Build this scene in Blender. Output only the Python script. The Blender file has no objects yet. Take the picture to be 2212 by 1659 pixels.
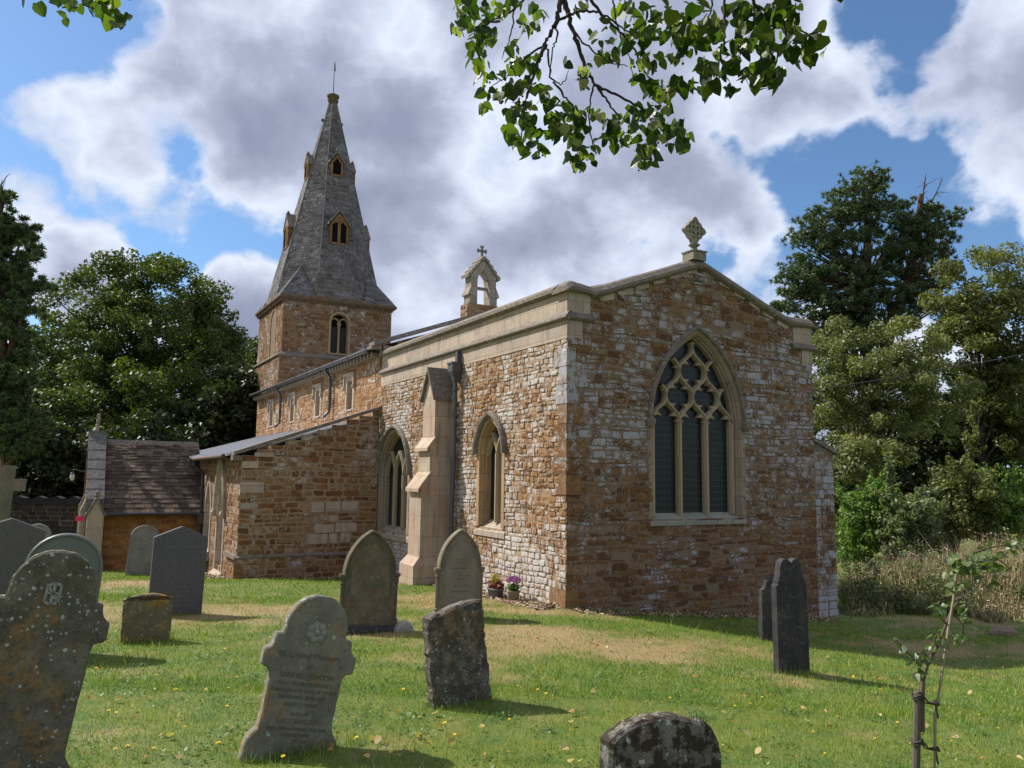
import bpy, math, random
import numpy as np
from math import sin, cos, pi, radians, atan2, sqrt, hypot, acos
from mathutils import Vector, Matrix

# ------------------------------------------------------------------ camera
SC = bpy.context.scene
COL = SC.collection
EYE = 2.15                      # metres above the foot of the chancel corner
PITCH, ROLL, FPX = radians(6.636), radians(0.797), 1680.0
CXP, CYP, WPX = 1106.0, 829.5, 2212.0
_f = np.array([0, cos(PITCH), sin(PITCH)]); _u = np.array([0, -sin(PITCH), cos(PITCH)]); _x = np.array([1.0, 0, 0])
_R = cos(ROLL)*_x + sin(ROLL)*_u
_U = -sin(ROLL)*_x + cos(ROLL)*_u
cam_d = bpy.data.cameras.new('camera')
cam = bpy.data.objects.new('camera', cam_d); COL.objects.link(cam)
cam.matrix_world = Matrix(((_R[0], _U[0], -_f[0], 0), (_R[1], _U[1], -_f[1], 0), (_R[2], _U[2], -_f[2], EYE), (0, 0, 0, 1)))
cam_d.sensor_width = 36; cam_d.lens = 36*FPX/WPX
cam_d.clip_start = 0.05; cam_d.clip_end = 3000
SC.camera = cam

# ------------------------------------------------------------------ exposure
SC.view_settings.view_transform = 'Standard'; SC.view_settings.look = 'None'
SC.view_settings.exposure = 0.5; SC.view_settings.gamma = 1.0
SC.cycles.max_bounces = 6; SC.cycles.diffuse_bounces = 3; SC.cycles.glossy_bounces = 2
SC.cycles.transmission_bounces = 4; SC.cycles.transparent_max_bounces = 8
SC.cycles.use_denoising = True
SC.cycles.sample_clamp_indirect = 6.0

# ------------------------------------------------------------------ sun
SUN_AZ, SUN_EL = radians(159.0), radians(46.0)     # azimuth measured from +X towards +Y
sd = Vector((cos(SUN_EL)*cos(SUN_AZ), cos(SUN_EL)*sin(SUN_AZ), sin(SUN_EL)))
sl = bpy.data.lights.new('sun', 'SUN'); sl.energy = 5.0; sl.angle = radians(0.53); sl.color = (1.0, 0.95, 0.875)
sun = bpy.data.objects.new('sun', sl); COL.objects.link(sun)
sun.rotation_euler = (-sd).to_track_quat('-Z', 'Y').to_euler()

# ------------------------------------------------------------------ node helper
class NT:
    def __init__(s, tree): s.t = tree; s.nodes = tree.nodes; s.links = tree.links
    def n(s, typ, ins=None, **props):
        nd = s.nodes.new(typ)
        for k, v in props.items(): setattr(nd, k, v)
        for k, v in (ins or {}).items():
            sock = nd.inputs[k]
            if isinstance(v, bpy.types.NodeSocket): s.links.new(v, sock)
            else: sock.default_value = v
        return nd
    def math(s, op, a, b=None, c=None, clamp=False):
        d = {0: a}
        if b is not None: d[1] = b
        if c is not None: d[2] = c
        return s.n('ShaderNodeMath', d, operation=op, use_clamp=clamp).outputs[0]
    def noise(s, vec, scale, detail=4, rough=.55, dist=0.0):
        return s.n('ShaderNodeTexNoise', {'Vector': vec, 'Scale': scale, 'Detail': detail, 'Roughness': rough, 'Distortion': dist}).outputs['Fac']
    def mix(s, fac, a, b, blend='MIX'):
        nd = s.nodes.new('ShaderNodeMix'); nd.data_type = 'RGBA'; nd.blend_type = blend
        for sock, v in ((nd.inputs[0], fac), (nd.inputs[6], a), (nd.inputs[7], b)):
            if isinstance(v, bpy.types.NodeSocket): s.links.new(v, sock)
            elif sock.type == 'RGBA' and len(v) == 3: sock.default_value = (*v, 1)
            else: sock.default_value = v
        return nd.outputs[2]
    def ramp(s, fac, stops, interp='LINEAR'):
        nd = s.nodes.new('ShaderNodeValToRGB'); cr = nd.color_ramp; cr.interpolation = interp
        while len(cr.elements) > 1: cr.elements.remove(cr.elements[-1])
        for i, (p, c) in enumerate(stops):
            e = cr.elements[0] if i == 0 else cr.elements.new(p)
            e.position = p; e.color = (*c, 1) if len(c) == 3 else c
        s.links.new(fac, nd.inputs[0]); return nd.outputs[0]
    def step(s, v, lo, hi):
        return s.n('ShaderNodeMapRange', {0: v, 1: lo, 2: hi, 3: 0.0, 4: 1.0}, interpolation_type='SMOOTHSTEP', clamp=True).outputs[0]

# ------------------------------------------------------------------ sky: Nishita air with broken cumulus
world = bpy.data.worlds.new('World'); SC.world = world; world.use_nodes = True
nt = NT(world.node_tree); nt.nodes.clear()
sky = nt.n('ShaderNodeTexSky', sky_type='NISHITA', sun_disc=False, sun_elevation=SUN_EL, sun_rotation=radians(90)-SUN_AZ,
           altitude=100, air_density=1.0, dust_density=0.6, ozone_density=2.0)
dirv = nt.n('ShaderNodeTexCoord').outputs['Generated']
SKYK = 0.1
sky_c = nt.mix(1.0, sky.outputs[0], (0.070, 0.088, 0.103), 'MULTIPLY')
sep = nt.n('ShaderNodeSeparateXYZ', {0: dirv})
pl = nt.n('ShaderNodeVectorMath', {0: dirv, 1: (1.0, 1.0, 1.2)}, operation='MULTIPLY').outputs[0]
warp = nt.n('ShaderNodeTexNoise', {'Vector': pl, 'Scale': 3.0, 'Detail': 4.0}).outputs['Color']
wv = nt.n('ShaderNodeVectorMath', {0: warp, 1: (0.5, 0.5, 0.5)}, operation='SUBTRACT').outputs[0]
wv = nt.n('ShaderNodeVectorMath', {0: wv, 'Scale': 0.075}, operation='SCALE').outputs[0]
plw = nt.n('ShaderNodeVectorMath', {0: pl, 1: wv}, operation='ADD').outputs[0]
n1 = nt.noise(plw, 6.0, 10, .54)
n2 = nt.noise(plw, 2.6, 4, .5)
n3 = nt.noise(nt.n('ShaderNodeVectorMath', {0: plw, 1: (3.1, 1.7, 9.2)}, operation='ADD').outputs[0], 6.0, 7, .5)
# openings in the cloud deck (world directions, angular radius in degrees, depth)
HOLES = [((-.505,.732,.457),6,.5),((-.47,.80,.372),3.0,.28),((-.40,.845,.345),4,.30),((-.5,.80,.325),3,.25),((-.53,.79,.29),4,.42),((-.429,.865,.26),5,.5),((-.36,.90,.245),5,.5),
         ((-.30,.925,.225),5,.5),((-.5,.84,.2),5,.35),((.336,.864,.375),5,.42),((.30,.88,.36),3,.3),((.40,.855,.33),5,.55),((.47,.82,.32),5,.5),((.36,.885,.29),6,.5),((.42,.87,.26),6,.45),
         ((.522,.79,.30),5,.45),((.40,.776,.487),4,.5),((.42,.80,.43),3,.42),((.43,.81,.38),3,.4),((.52,.72,.47),4,.4),((.244,.875,.418),2,.2),((.5,.83,.24),6,.4)]
acc = None
for c, rdeg, w in HOLES:
    v = Vector(c).normalized()
    dp = nt.n('ShaderNodeVectorMath', {0: dirv, 1: v}, operation='DOT_PRODUCT').outputs['Value']
    m = nt.n('ShaderNodeMapRange', {0: dp, 1: cos(radians(rdeg*1.45)), 2: 1.0, 3: 0.0, 4: w}, clamp=True).outputs[0]
    acc = m if acc is None else nt.math('MAXIMUM', acc, m)
PUFF = [((.53,.755,.385),7,.34),((.545,.77,.34),5,.28),((.355,.83,.43),5,.26),((.39,.83,.41),4,.24),((-.48,.85,.225),3.2,.5),((-.33,.93,.195),3.5,.5),((-.48,.79,.39),6,.12),((-.44,.85,.30),4,.22),((-.53,.80,.28),2.5,.4),((.345,.80,.48),5,.2)]
pac = None
for c, rdeg, w in PUFF:
    v = Vector(c).normalized()
    dp = nt.n('ShaderNodeVectorMath', {0: dirv, 1: v}, operation='DOT_PRODUCT').outputs['Value']
    m = nt.n('ShaderNodeMapRange', {0: dp, 1: cos(radians(rdeg*1.3)), 2: 1.0, 3: 0.0, 4: w}, clamp=True).outputs[0]
    pac = m if pac is None else nt.math('MAXIMUM', pac, m)
acc = nt.math('SUBTRACT', acc, pac)
dens = nt.math('ADD', nt.math('MULTIPLY', n1, 1.15), nt.math('MULTIPLY', n2, .5))
dens = nt.math('SUBTRACT', nt.math('SUBTRACT', dens, nt.math('MULTIPLY', acc, .82)), 0.575)
cover = nt.step(dens, -0.035, 0.085)
shade = nt.math('ADD', nt.math('MULTIPLY', dens, 1.15), nt.math('MULTIPLY', nt.math('SUBTRACT', n3, .5), 1.15))
ccol = nt.ramp(nt.math('ADD', shade, .06), [(0.0, (.44, .51, .65)), (.12, (.58, .63, .74)), (.26, (.45, .49, .61)), (.42, (.30, .332, .44)), (.62, (.225, .25, .345)), (1.0, (.175, .195, .28))])
fin = nt.mix(cover, sky_c, ccol)
bg = nt.n('ShaderNodeBackground', {'Color': fin, 'Strength': 1.0})
nt.n('ShaderNodeOutputWorld', {0: bg.outputs[0]})

# ------------------------------------------------------------------ placing helpers
CAM = np.array([0, 0, EYE])
def ray(px, py): return _R*((px-CXP)/FPX) - _U*((py-CYP)/FPX) + _f
def at(px, py, Y):
    r = ray(px, py); return Vector(CAM + r*(Y/r[1]))
_zy = ([-20, 0, 13, 16.3, 19, 22.5, 30, 400], [.5, .5, 0, -.13, -.43, -.74, -.95, -1.0])
def ground_np(x, y):
    zy = np.interp(y, _zy[0], _zy[1])
    k = np.clip((y-2)/8, 0, 1)
    return zy - .09*np.clip(x-.92, 0, 5.7)*k
def gz(x, y): return float(ground_np(np.array(float(x)), np.array(float(y))))
def on_ground(px, py):
    r = ray(px, py); z = 0.0
    for _ in range(40):
        p = CAM + r*((z-EYE)/r[2]); z = .5*z + .5*gz(p[0], p[1])
    return Vector((p[0], p[1], gz(p[0], p[1])))
TH = radians(29.48)                                   # the church axis, turned from +Y
WD = np.array([-sin(TH), cos(TH), 0]); ND = np.array([cos(TH), sin(TH), 0])
r0 = ray(1222, 1316); C0 = Vector(CAM + r0*(-EYE/r0[2]))
def ch(u, v, z): return C0 + Vector(WD)*u + Vector(ND)*v + Vector((0, 0, z))
rng = random.Random(7)
NR = np.random.default_rng(11)

def tag(o, label, cat, group=None, kind=None):
    if label: o['label'] = label
    if cat: o['category'] = cat
    if group: o['group'] = group
    if kind: o['kind'] = kind
    return o
def empty(name, loc, rot=(0, 0, 0)):
    o = bpy.data.objects.new(name, None); COL.objects.link(o); o.location = loc; o.rotation_euler = rot
    o.empty_display_size = .2
    return o
def link(name, me, parent=None, loc=None, rot=None):
    o = bpy.data.objects.new(name, me); COL.objects.link(o)
    if parent is not None: o.parent = parent
    if loc is not None: o.location = loc
    if rot is not None: o.rotation_euler = rot
    return o

# ------------------------------------------------------------------ mesh builder
class MB:
    def __init__(s): s.v = []; s.f = []; s.mi = []; s.rnd = []
    def add(s, vs, fs, mi=0, rnd=None):
        b = len(s.v); s.v.extend(vs)
        r = rng.random() if rnd is None else rnd
        for f in fs:
            s.f.append(tuple(b+i for i in f)); s.mi.append(mi); s.rnd.append(r)
    def box(s, x0, x1, y0, y1, z0, z1, mi=0, rnd=None):
        s.add([(x0,y0,z0),(x1,y0,z0),(x1,y1,z0),(x0,y1,z0),(x0,y0,z1),(x1,y0,z1),(x1,y1,z1),(x0,y1,z1)],
              [(0,3,2,1),(4,5,6,7),(0,1,5,4),(1,2,6,5),(2,3,7,6),(3,0,4,7)], mi, rnd)
    def hexa(s, a, b, mi=0, rnd=None):                 # two matching polygons joined into a solid
        n = len(a)
        fs = [tuple(range(n-1, -1, -1)), tuple(range(n, 2*n))] + [(i, (i+1) % n, n+(i+1) % n, n+i) for i in range(n)]
        s.add(list(a)+list(b), fs, mi, rnd)
    def prism(s, poly, axis, t0, t1, mi=0, rnd=None):
        if axis == 'y': A = [(p[0], t0, p[1]) for p in poly]; B = [(p[0], t1, p[1]) for p in poly]
        elif axis == 'x': A = [(t0, p[0], p[1]) for p in poly]; B = [(t1, p[0], p[1]) for p in poly]
        else: A = [(p[0], p[1], t0) for p in poly]; B = [(p[0], p[1], t1) for p in poly]
        s.hexa(A, B, mi, rnd)
    def strip(s, rows, mi=0, closed=False, rnd=None):  # rows of equal-length point lists
        n = len(rows[0]); vs = [p for r in rows for p in r]; fs = []
        for j in range(len(rows)-1):
            for i in range(n if closed else n-1):
                k = (i+1) % n
                fs.append((j*n+i, j*n+k, (j+1)*n+k, (j+1)*n+i))
        s.add(vs, fs, mi, rnd)
    def tube(s, pts, rad, sides=6, mi=0, rnd=None, cap=True):
        pts = [Vector(p) for p in pts]; n = len(pts)
        if not hasattr(rad, '__len__'): rad = [rad]*n
        rows = []; ref = Vector((0.31, 0.22, 0.93))
        for i, p in enumerate(pts):
            d = (pts[min(i+1, n-1)] - pts[max(i-1, 0)])
            d = d.normalized() if d.length > 1e-9 else Vector((0, 0, 1))
            a = d.cross(ref)
            if a.length < .15: a = d.cross(Vector((1, 0, 0)))
            a.normalize(); b = d.cross(a)
            rows.append([tuple(p + (a*cos(2*pi*k/sides) + b*sin(2*pi*k/sides))*rad[i]) for k in range(sides)])
        s.strip(rows, mi, True, rnd)
        if cap:
            s.add(rows[0], [tuple(range(sides))], mi, rnd); s.add(rows[-1], [tuple(range(sides))], mi, rnd)
    def lathe(s, prof, c=(0, 0, 0), sides=16, mi=0, rnd=None, sx=1.0, sy=1.0):
        rows = [[(c[0]+r*sx*cos(2*pi*k/sides), c[1]+r*sy*sin(2*pi*k/sides), c[2]+z) for k in range(sides)] for r, z in prof]
        s.strip(rows, mi, True, rnd)
    def build(s, name, mats, parent=None, smooth=False, loc=None, rot=None):
        me = bpy.data.meshes.new(name)
        me.from_pydata(s.v, [], s.f)
        for m in (mats if isinstance(mats, (list, tuple)) else [mats]): me.materials.append(m)
        me.polygons.foreach_set('material_index', s.mi)
        a = me.attributes.new('rnd', 'FLOAT', 'FACE'); a.data.foreach_set('value', s.rnd)
        if smooth: me.polygons.foreach_set('use_smooth', [True]*len(s.f))
        me.update()
        return link(name, me, parent, loc, rot)

def np_mesh(name, V, nv_face, mats, rnd=None, parent=None, extra=None, kind=None):
    """V: (nfaces*nv_face, 3) array, every face its own verts"""
    nf = len(V)//nv_face
    me = bpy.data.meshes.new(name)
    me.vertices.add(len(V)); me.vertices.foreach_set('co', V.astype(np.float32).ravel())
    me.loops.add(len(V)); me.loops.foreach_set('vertex_index', np.arange(len(V), dtype=np.int32))
    me.polygons.add(nf); me.polygons.foreach_set('loop_start', np.arange(0, len(V), nv_face, dtype=np.int32))
    try: me.polygons.foreach_set('loop_total', np.full(nf, nv_face, dtype=np.int32))
    except Exception: pass
    for m in (mats if isinstance(mats, (list, tuple)) else [mats]): me.materials.append(m)
    if rnd is not None:
        a = me.attributes.new('rnd', 'FLOAT', 'FACE'); a.data.foreach_set('value', rnd.astype(np.float32))
    for k, arr in (extra or {}).items():
        a = me.attributes.new(k, 'FLOAT', 'FACE'); a.data.foreach_set('value', arr.astype(np.float32))
    me.update(calc_edges=True); me.validate()
    return link(name, me, parent)

# ------------------------------------------------------------------ materials
def new_mat(name):
    m = bpy.data.materials.new(name); m.use_nodes = True
    t = NT(m.node_tree); t.nodes.clear(); return m, t
def finish(t, col, rough=.85, bump=None, bstr=.3, bdist=.01, spec=.3, metallic=0.0, extra=None):
    ins = {'Base Color': col if isinstance(col, bpy.types.NodeSocket) else (*col, 1), 'Roughness': rough, 'Specular IOR Level': spec, 'Metallic': metallic}
    b = t.n('ShaderNodeBsdfPrincipled', ins)
    if bump is not None:
        bn = t.n('ShaderNodeBump', {'Height': bump, 'Strength': bstr, 'Distance': bdist})
        t.links.new(bn.outputs[0], b.inputs['Normal'])
    out = t.n('ShaderNodeOutputMaterial', {0: b.outputs[0]}); return b
def coords(t, per_object=True):
    v = t.n('ShaderNodeTexCoord').outputs['Object']
    if per_object:
        r = t.n('ShaderNodeObjectInfo').outputs['Random']
        o = t.n('ShaderNodeCombineXYZ', {0: t.math('MULTIPLY', r, 37.0), 1: t.math('MULTIPLY', r, 91.0), 2: t.math('MULTIPLY', r, 53.0)}).outputs[0]
        v = t.n('ShaderNodeVectorMath', {0: v, 1: o}, operation='ADD').outputs[0]
    return v
def rnd_attr(t, name='rnd'): return t.n('ShaderNodeAttribute', attribute_name=name).outputs['Fac']

IRON = [(0.0, (.125, .062, .032)), (.20, (.185, .092, .040)), (.45, (.25, .132, .056)), (.66, (.29, .165, .078)), (.82, (.295, .19, .105)), (.93, (.27, .20, .135)), (1.0, (.35, .285, .205))]
def stone_mat(name, ramp=IRON, lichen=.5, lcol=(.50, .48, .46), soft=.055, dark=.0, big=1.0, mul=1.0, rb=.55, zl=None):
    m, t = new_mat(name); v = coords(t, False); r = rnd_attr(t)
    re_ = t.math('ADD', t.math('MULTIPLY', r, .80), t.math('MULTIPLY', t.step(t.noise(v, 2.1, 5, .6), .28, .72), .20))
    base = t.ramp(re_, [(p, tuple(c*m_ for c, m_ in zip(cc, mul if hasattr(mul, '__len__') else (mul,)*3))) for p, cc in ramp])
    n = t.noise(v, 14, 6, .65)
    base = t.mix(t.step(n, .3, .75), t.mix(1.0, base, (.68, .64, .60), 'MULTIPLY'), t.mix(1.0, base, (1.22, 1.2, 1.15), 'MULTIPLY'))
    r2 = t.math('FRACT', t.math('MULTIPLY', r, 7.31))
    fine = t.noise(v, 34, 8, .78); bigp = t.noise(v, .85*big, 3, .6); mid = t.noise(v, 6.5, 5, .62)
    s = t.math('ADD', t.math('ADD', t.math('MULTIPLY', fine, .75), t.math('MULTIPLY', mid, .6)), t.math('ADD', t.math('MULTIPLY', bigp, .55), t.math('MULTIPLY', r2, .13)))
    if zl: s = t.math('ADD', s, t.n('ShaderNodeMapRange', {0: t.n('ShaderNodeSeparateXYZ', {0: v}).outputs[2], 1: zl[0], 2: zl[1], 3: zl[2], 4: zl[3]}).outputs[0])
    thr = 1.315 - .45*lichen
    msk = t.step(s, thr-soft, thr+soft)
    lc = t.mix(t.noise(v, 60, 3), tuple(c*.78 for c in lcol), tuple(min(1, c*1.2) for c in lcol))
    col = t.mix(msk, base, lc)
    vo = t.n('ShaderNodeTexVoronoi', {'Vector': v, 'Scale': 17.0, 'Randomness': 1.0})
    dots = t.math('MULTIPLY', t.step(vo.outputs['Distance'], .22, .14), t.step(t.noise(v, 2.2, 2), .50, .60))
    col = t.mix(t.math('MULTIPLY', dots, .75*min(1, lichen*2)), col, (.56, .55, .50))
    if dark > 0:
        col = t.mix(t.math('MULTIPLY', t.step(t.noise(v, 4.0, 6, .7), .50, .66), dark), col, (.055, .05, .045))
    h = t.math('ADD', t.math('MULTIPLY', t.noise(v, 38, 6, .7), .6), t.math('ADD', t.math('MULTIPLY', n, .7), t.math('MULTIPLY', msk, .12)))
    finish(t, col, .92, h, rb, .02, .15); return m
def mortar_mat(name, c1=(.37, .265, .17), c2=(.25, .17, .10)):
    m, t = new_mat(name); v = coords(t, False)
    n = t.noise(v, 9, 6, .65)
    col = t.mix(n, c2, c1)
    finish(t, col, .95, t.noise(v, 60, 4), .5, .01, .1); return m
def ashlar_mat(name, c=(.43, .34, .235), bw=.62, bh=.30, dark=.35, pink=.0, axis='yz', grime=1.0):
    m, t = new_mat(name); v = coords(t, False)
    sp = t.n('ShaderNodeSeparateXYZ', {0: v})
    hor = t.math('ADD', sp.outputs[0], sp.outputs[1])
    bv = t.n('ShaderNodeCombineXYZ', {0: hor, 1: sp.outputs[2], 2: 0.0}).outputs[0]
    br = t.n('ShaderNodeTexBrick', {'Vector': bv, 'Color1': (.86, .84, .82, 1), 'Color2': (1.1, 1.06, 1.0, 1), 'Mortar': (.60, .56, .50, 1), 'Scale': 1.0, 'Mortar Size': .006, 'Brick Width': bw, 'Row Height': bh, 'Bias': 0.0}, offset=.5)
    base = t.mix(1.0, (*c, 1), br.outputs['Color'], 'MULTIPLY')
    if pink: base = t.mix(t.math('MULTIPLY', t.step(t.noise(v, 1.7, 4), .42, .62), pink), base, (.37, .235, .165))
    n = t.noise(v, 3.5, 7, .68)
    col = t.mix(t.math('MULTIPLY', t.step(n, .50, .72), dark), base, (.16, .135, .105))
    col = t.mix(t.math('MULTIPLY', t.step(t.noise(v, 22, 6, .75), .56, .66), .5*grime), col, (.52, .49, .43))
    stv = t.n('ShaderNodeMapping', {'Vector': v, 'Scale': (5, 5, .45)}).outputs[0]
    col = t.mix(t.math('MULTIPLY', t.step(t.noise(stv, 1.6, 6, .7), .50, .70), .55*grime), col, (.11, .095, .08))
    h = t.math('SUBTRACT', t.math('MULTIPLY', t.noise(v, 45, 5, .7), .5), t.math('MULTIPLY', br.outputs['Fac'], .8))
    finish(t, col, .9, h, .45, .01, .15); return m
def lichen_slab_mat(name, base, blotch, orange=0.0, white=.5, dark=.4, sc=1.0, green=0.0, moss=0.0):
    """weathered memorial stone: base colour, stains, pale crustose rosettes, ochre lichen"""
    m, t = new_mat(name); v = coords(t)
    n = t.noise(v, 5*sc, 7, .66); n2 = t.noise(v, 22*sc, 6, .7); n3 = t.noise(v, 1.9*sc, 4, .6)
    col = t.mix(t.step(n, .35, .7), base, blotch)
    col = t.mix(t.math('MULTIPLY', t.step(n2, .50, .68), dark), col, tuple(c*.35 for c in base))
    if green: col = t.mix(t.math('MULTIPLY', t.step(n3, .48, .66), green), col, (.055, .085, .05))
    if white:
        vo = t.n('ShaderNodeTexVoronoi', {'Vector': t.n('ShaderNodeVectorMath', {0: v, 1: t.n('ShaderNodeVectorMath', {0: t.n('ShaderNodeTexNoise', {'Vector': v, 'Scale': 30.0}).outputs['Color'], 'Scale': .035}, operation='SCALE').outputs[0]}, operation='ADD').outputs[0], 'Scale': 13.0*sc})
        sel = t.step(vo.outputs['Color'], .62, .66)
        sp = t.n('ShaderNodeSeparateColor', {0: vo.outputs['Color']})
        rad = t.math('MULTIPLY', sp.outputs[1], .38)
        ro = t.math('MULTIPLY', t.step(t.math('SUBTRACT', rad, vo.outputs['Distance']), 0.0, .05), t.step(sp.outputs[0], .45, .5))
        col = t.mix(t.math('MULTIPLY', ro, min(1, white*1.5)), col, (.40, .41, .36))
        vo2 = t.n('ShaderNodeTexVoronoi', {'Vector': v, 'Scale': 34.0*sc})
        sp2 = t.n('ShaderNodeSeparateColor', {0: vo2.outputs['Color']})
        ro2 = t.math('MULTIPLY', t.step(t.math('SUBTRACT', t.math('MULTIPLY', sp2.outputs[1], .42), vo2.outputs['Distance']), 0.0, .06), t.math('MULTIPLY', t.step(sp2.outputs[0], .50, .55), t.step(n3, .46, .58)))
        col = t.mix(t.math('MULTIPLY', ro2, min(1, white*1.3)), col, (.35, .355, .32))
        col = t.mix(t.math('MULTIPLY', t.step(t.noise(v, 55*sc, 5, .75), .60, .68), white), col, (.40, .40, .37))
    if orange:
        o = t.math('MULTIPLY', t.step(t.noise(v, 3.2*sc, 4, .6), .53, .60), t.step(t.noise(v, 26*sc, 5, .7), .40, .56))
        col = t.mix(t.math('MULTIPLY', o, orange), col, (.34, .18, .035))
    pit = t.noise(v, 70*sc, 5, .75)
    col = t.mix(t.math('MULTIPLY', t.step(pit, .36, .26), .6), col, tuple(c*.3 for c in base))
    h = t.math('ADD', t.math('MULTIPLY', n2, .6), t.math('MULTIPLY', pit, .7))
    if moss:
        g = t.n('ShaderNodeNewGeometry')
        mk = t.math('MULTIPLY', t.step(t.noise(v, 9*sc, 5, .65), .47, .55), moss)
        col = t.mix(mk, col, (.035, .027, .018)); h = t.math('ADD', h, t.math('MULTIPLY', mk, .6))
    finish(t, col, .9, h, .6, .012, .2); return m
def plain_mat(name, c, rough=.6, spec=.4, metallic=0.0, var=.25, sc=12, bs=.15):
    m, t = new_mat(name); v = coords(t)
    n = t.noise(v, sc, 5, .65)
    col = t.mix(n, tuple(x*(1-var) for x in c), tuple(min(1, x*(1+var)) for x in c))
    finish(t, col, rough, t.noise(v, sc*5, 4), bs, .005, spec, metallic); return m
def granite_mat(name, c, speck=.5, rough=.45):
    m, t = new_mat(name); v = coords(t)
    n = t.noise(v, 130, 3, .8); n2 = t.noise(v, 6, 4)
    col = t.mix(t.step(n, .40, .62), tuple(x*(1-speck) for x in c), tuple(x*(1+speck) for x in c))
    col = t.mix(t.math('MULTIPLY', n2, .35), col, tuple(x*.55 for x in c))
    finish(t, col, rough, n, .08, .003, .45); return m
def leaf_mat(name, c1, c2, trans=.35, rough=.5, spec=.35, sub=None):
    m, t = new_mat(name); r = rnd_attr(t)
    col = t.ramp(r, [(0, c1), (.8, c2), (1.0, tuple(min(1, x*1.25) for x in c2))]) if sub is None else t.ramp(r, sub)
    p = t.n('ShaderNodeBsdfPrincipled', {'Base Color': col, 'Roughness': rough, 'Specular IOR Level': spec})
    tl = t.n('ShaderNodeBsdfTranslucent', {'Color': t.mix(1.0, col, (1.25, 1.55, .55), 'MULTIPLY')})
    mx = t.n('ShaderNodeMixShader', {0: trans, 1: p.outputs[0], 2: tl.outputs[0]})
    t.n('ShaderNodeOutputMaterial', {0: mx.outputs[0]}); return m
def bark_mat(name, c=(.075, .06, .045)):
    m, t = new_mat(name); v = coords(t)
    sv = t.n('ShaderNodeMapping', {'Vector': v, 'Scale': (1, 1, .25)}).outputs[0]
    n = t.noise(sv, 18, 6, .7)
    finish(t, t.mix(n, tuple(x*.5 for x in c), tuple(x*1.6 for x in c)), .9, n, .7, .02, .1); return m

M = {}
M['iron_s'] = stone_mat('ironstone_lichened', lichen=.62, lcol=(.465, .44, .415), mul=(1.07, 1.09, 1.10), soft=.075, zl=(.3, 1.3, .07, .0))
M['iron_e'] = stone_mat('ironstone_shaded_side', lichen=.47, lcol=(.345, .34, .36), mul=(.76, .79, .84), zl=(.4, 2.6, -.05, .06))  # same ironstone with less lichen, the east side's shade put into its colour
M['iron_a'] = stone_mat('ironstone_orange', lichen=.44, lcol=(.40, .375, .34), mul=(.90, .90, .92))
M['iron_t'] = stone_mat('ironstone_tower', lichen=.43, lcol=(.42, .395, .375), mul=(.85, .87, .93))
M['iron_p'] = stone_mat('ironstone_porch', lichen=.02, mul=1.0, ramp=[(0, (.20, .085, .03)), (.5, (.30, .14, .05)), (1, (.38, .20, .08))])
SPIRE = [(0, (.115, .11, .11)), (.4, (.18, .172, .172)), (.75, (.235, .225, .225)), (.97, (.26, .235, .20)), (1, (.26, .14, .07))]
M['spire'] = stone_mat('spire_limestone', ramp=SPIRE, lichen=.50, lcol=(.25, .255, .275), dark=.6, mul=(.62, .65, .70))
M['slate_roof'] = stone_mat('stone_slates', ramp=[(0, (.055, .042, .034)), (.5, (.105, .08, .064)), (.85, (.16, .125, .098)), (1, (.22, .18, .14))], lichen=.16, lcol=(.33, .31, .28), mul=1.0)
M['mortar'] = mortar_mat('lime_mortar')
M['mortar_d'] = mortar_mat('old_mortar', (.25, .19, .135), (.16, .115, .08))
M['ashlar'] = ashlar_mat('parapet_ashlar', c=(.40, .335, .275), dark=.5)
M['ashlar_b'] = ashlar_mat('buttress_ashlar', c=(.43, .36, .285), bw=.9, bh=.42, dark=.2, pink=.6)
M['dress'] = ashlar_mat('window_dressings', c=(.29, .235, .18), bw=3, bh=.36, dark=.35)
M['dress_w'] = ashlar_mat('warm_dressings', c=(.36, .25, .14), bw=3, bh=.36, dark=.25)
M['tracery'] = ashlar_mat('tracery_stone', c=(.38, .315, .22), bw=9, bh=9, dark=.18, grime=.4)
M['coping'] = lichen_slab_mat('weathered_coping', (.145, .12, .098), (.23, .195, .16), 0.0, .6, .55, 1.6)
M['lead'] = plain_mat('lead_sheet', (.50, .51, .54), .38, .6, .5, .15, 3, .1)
M['iron_pipe'] = plain_mat('painted_iron', (.065, .068, .08), .45, .5, 0, .2, 20)
M['gutter'] = plain_mat('black_gutter', (.028, .028, .032), .4, .5, 0, .2, 14)
M['wood_d'] = plain_mat('weathered_louvre', (.032, .027, .025), .8, .2, 0, .4, 16, .4)
M['void'] = plain_mat('dark_opening', (.008, .008, .009), .9, .05)

# leaded glass behind a wire guard
def glass_mat():
    m, t = new_mat('leaded_glass'); v = coords(t, False)
    sp = t.n('ShaderNodeSeparateXYZ', {0: v})
    def lines(c, pitch, w):
        fr = t.math('FRACT', t.math('DIVIDE', t.math('ADD', c, 50.0), pitch))
        return t.step(t.math('ABSOLUTE', t.math('SUBTRACT', fr, .5)), .5-w*1.4, .5-w*.6)
    hor = t.math('ADD', sp.outputs[0], sp.outputs[1])
    g = t.math('MAXIMUM', lines(sp.outputs[2], .115, .07), t.math('MULTIPLY', lines(hor, .10, .06), .55))
    n = t.noise(v, 5, 4, .6)
    col = t.mix(n, (.004, .007, .009), (.014, .024, .026))
    col = t.mix(t.math('MULTIPLY', g, .42), col, (.05, .068, .072))
    col = t.mix(t.math('MULTIPLY', t.step(t.noise(v, 11, 4, .7), .60, .7), .35), col, (.03, .075, .055))
    h = t.math('ADD', t.noise(v, 9, 3), t.math('MULTIPLY', g, .3))
    finish(t, col, .28, h, .25, .015, .28); return m
M['glass'] = glass_mat()

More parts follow.
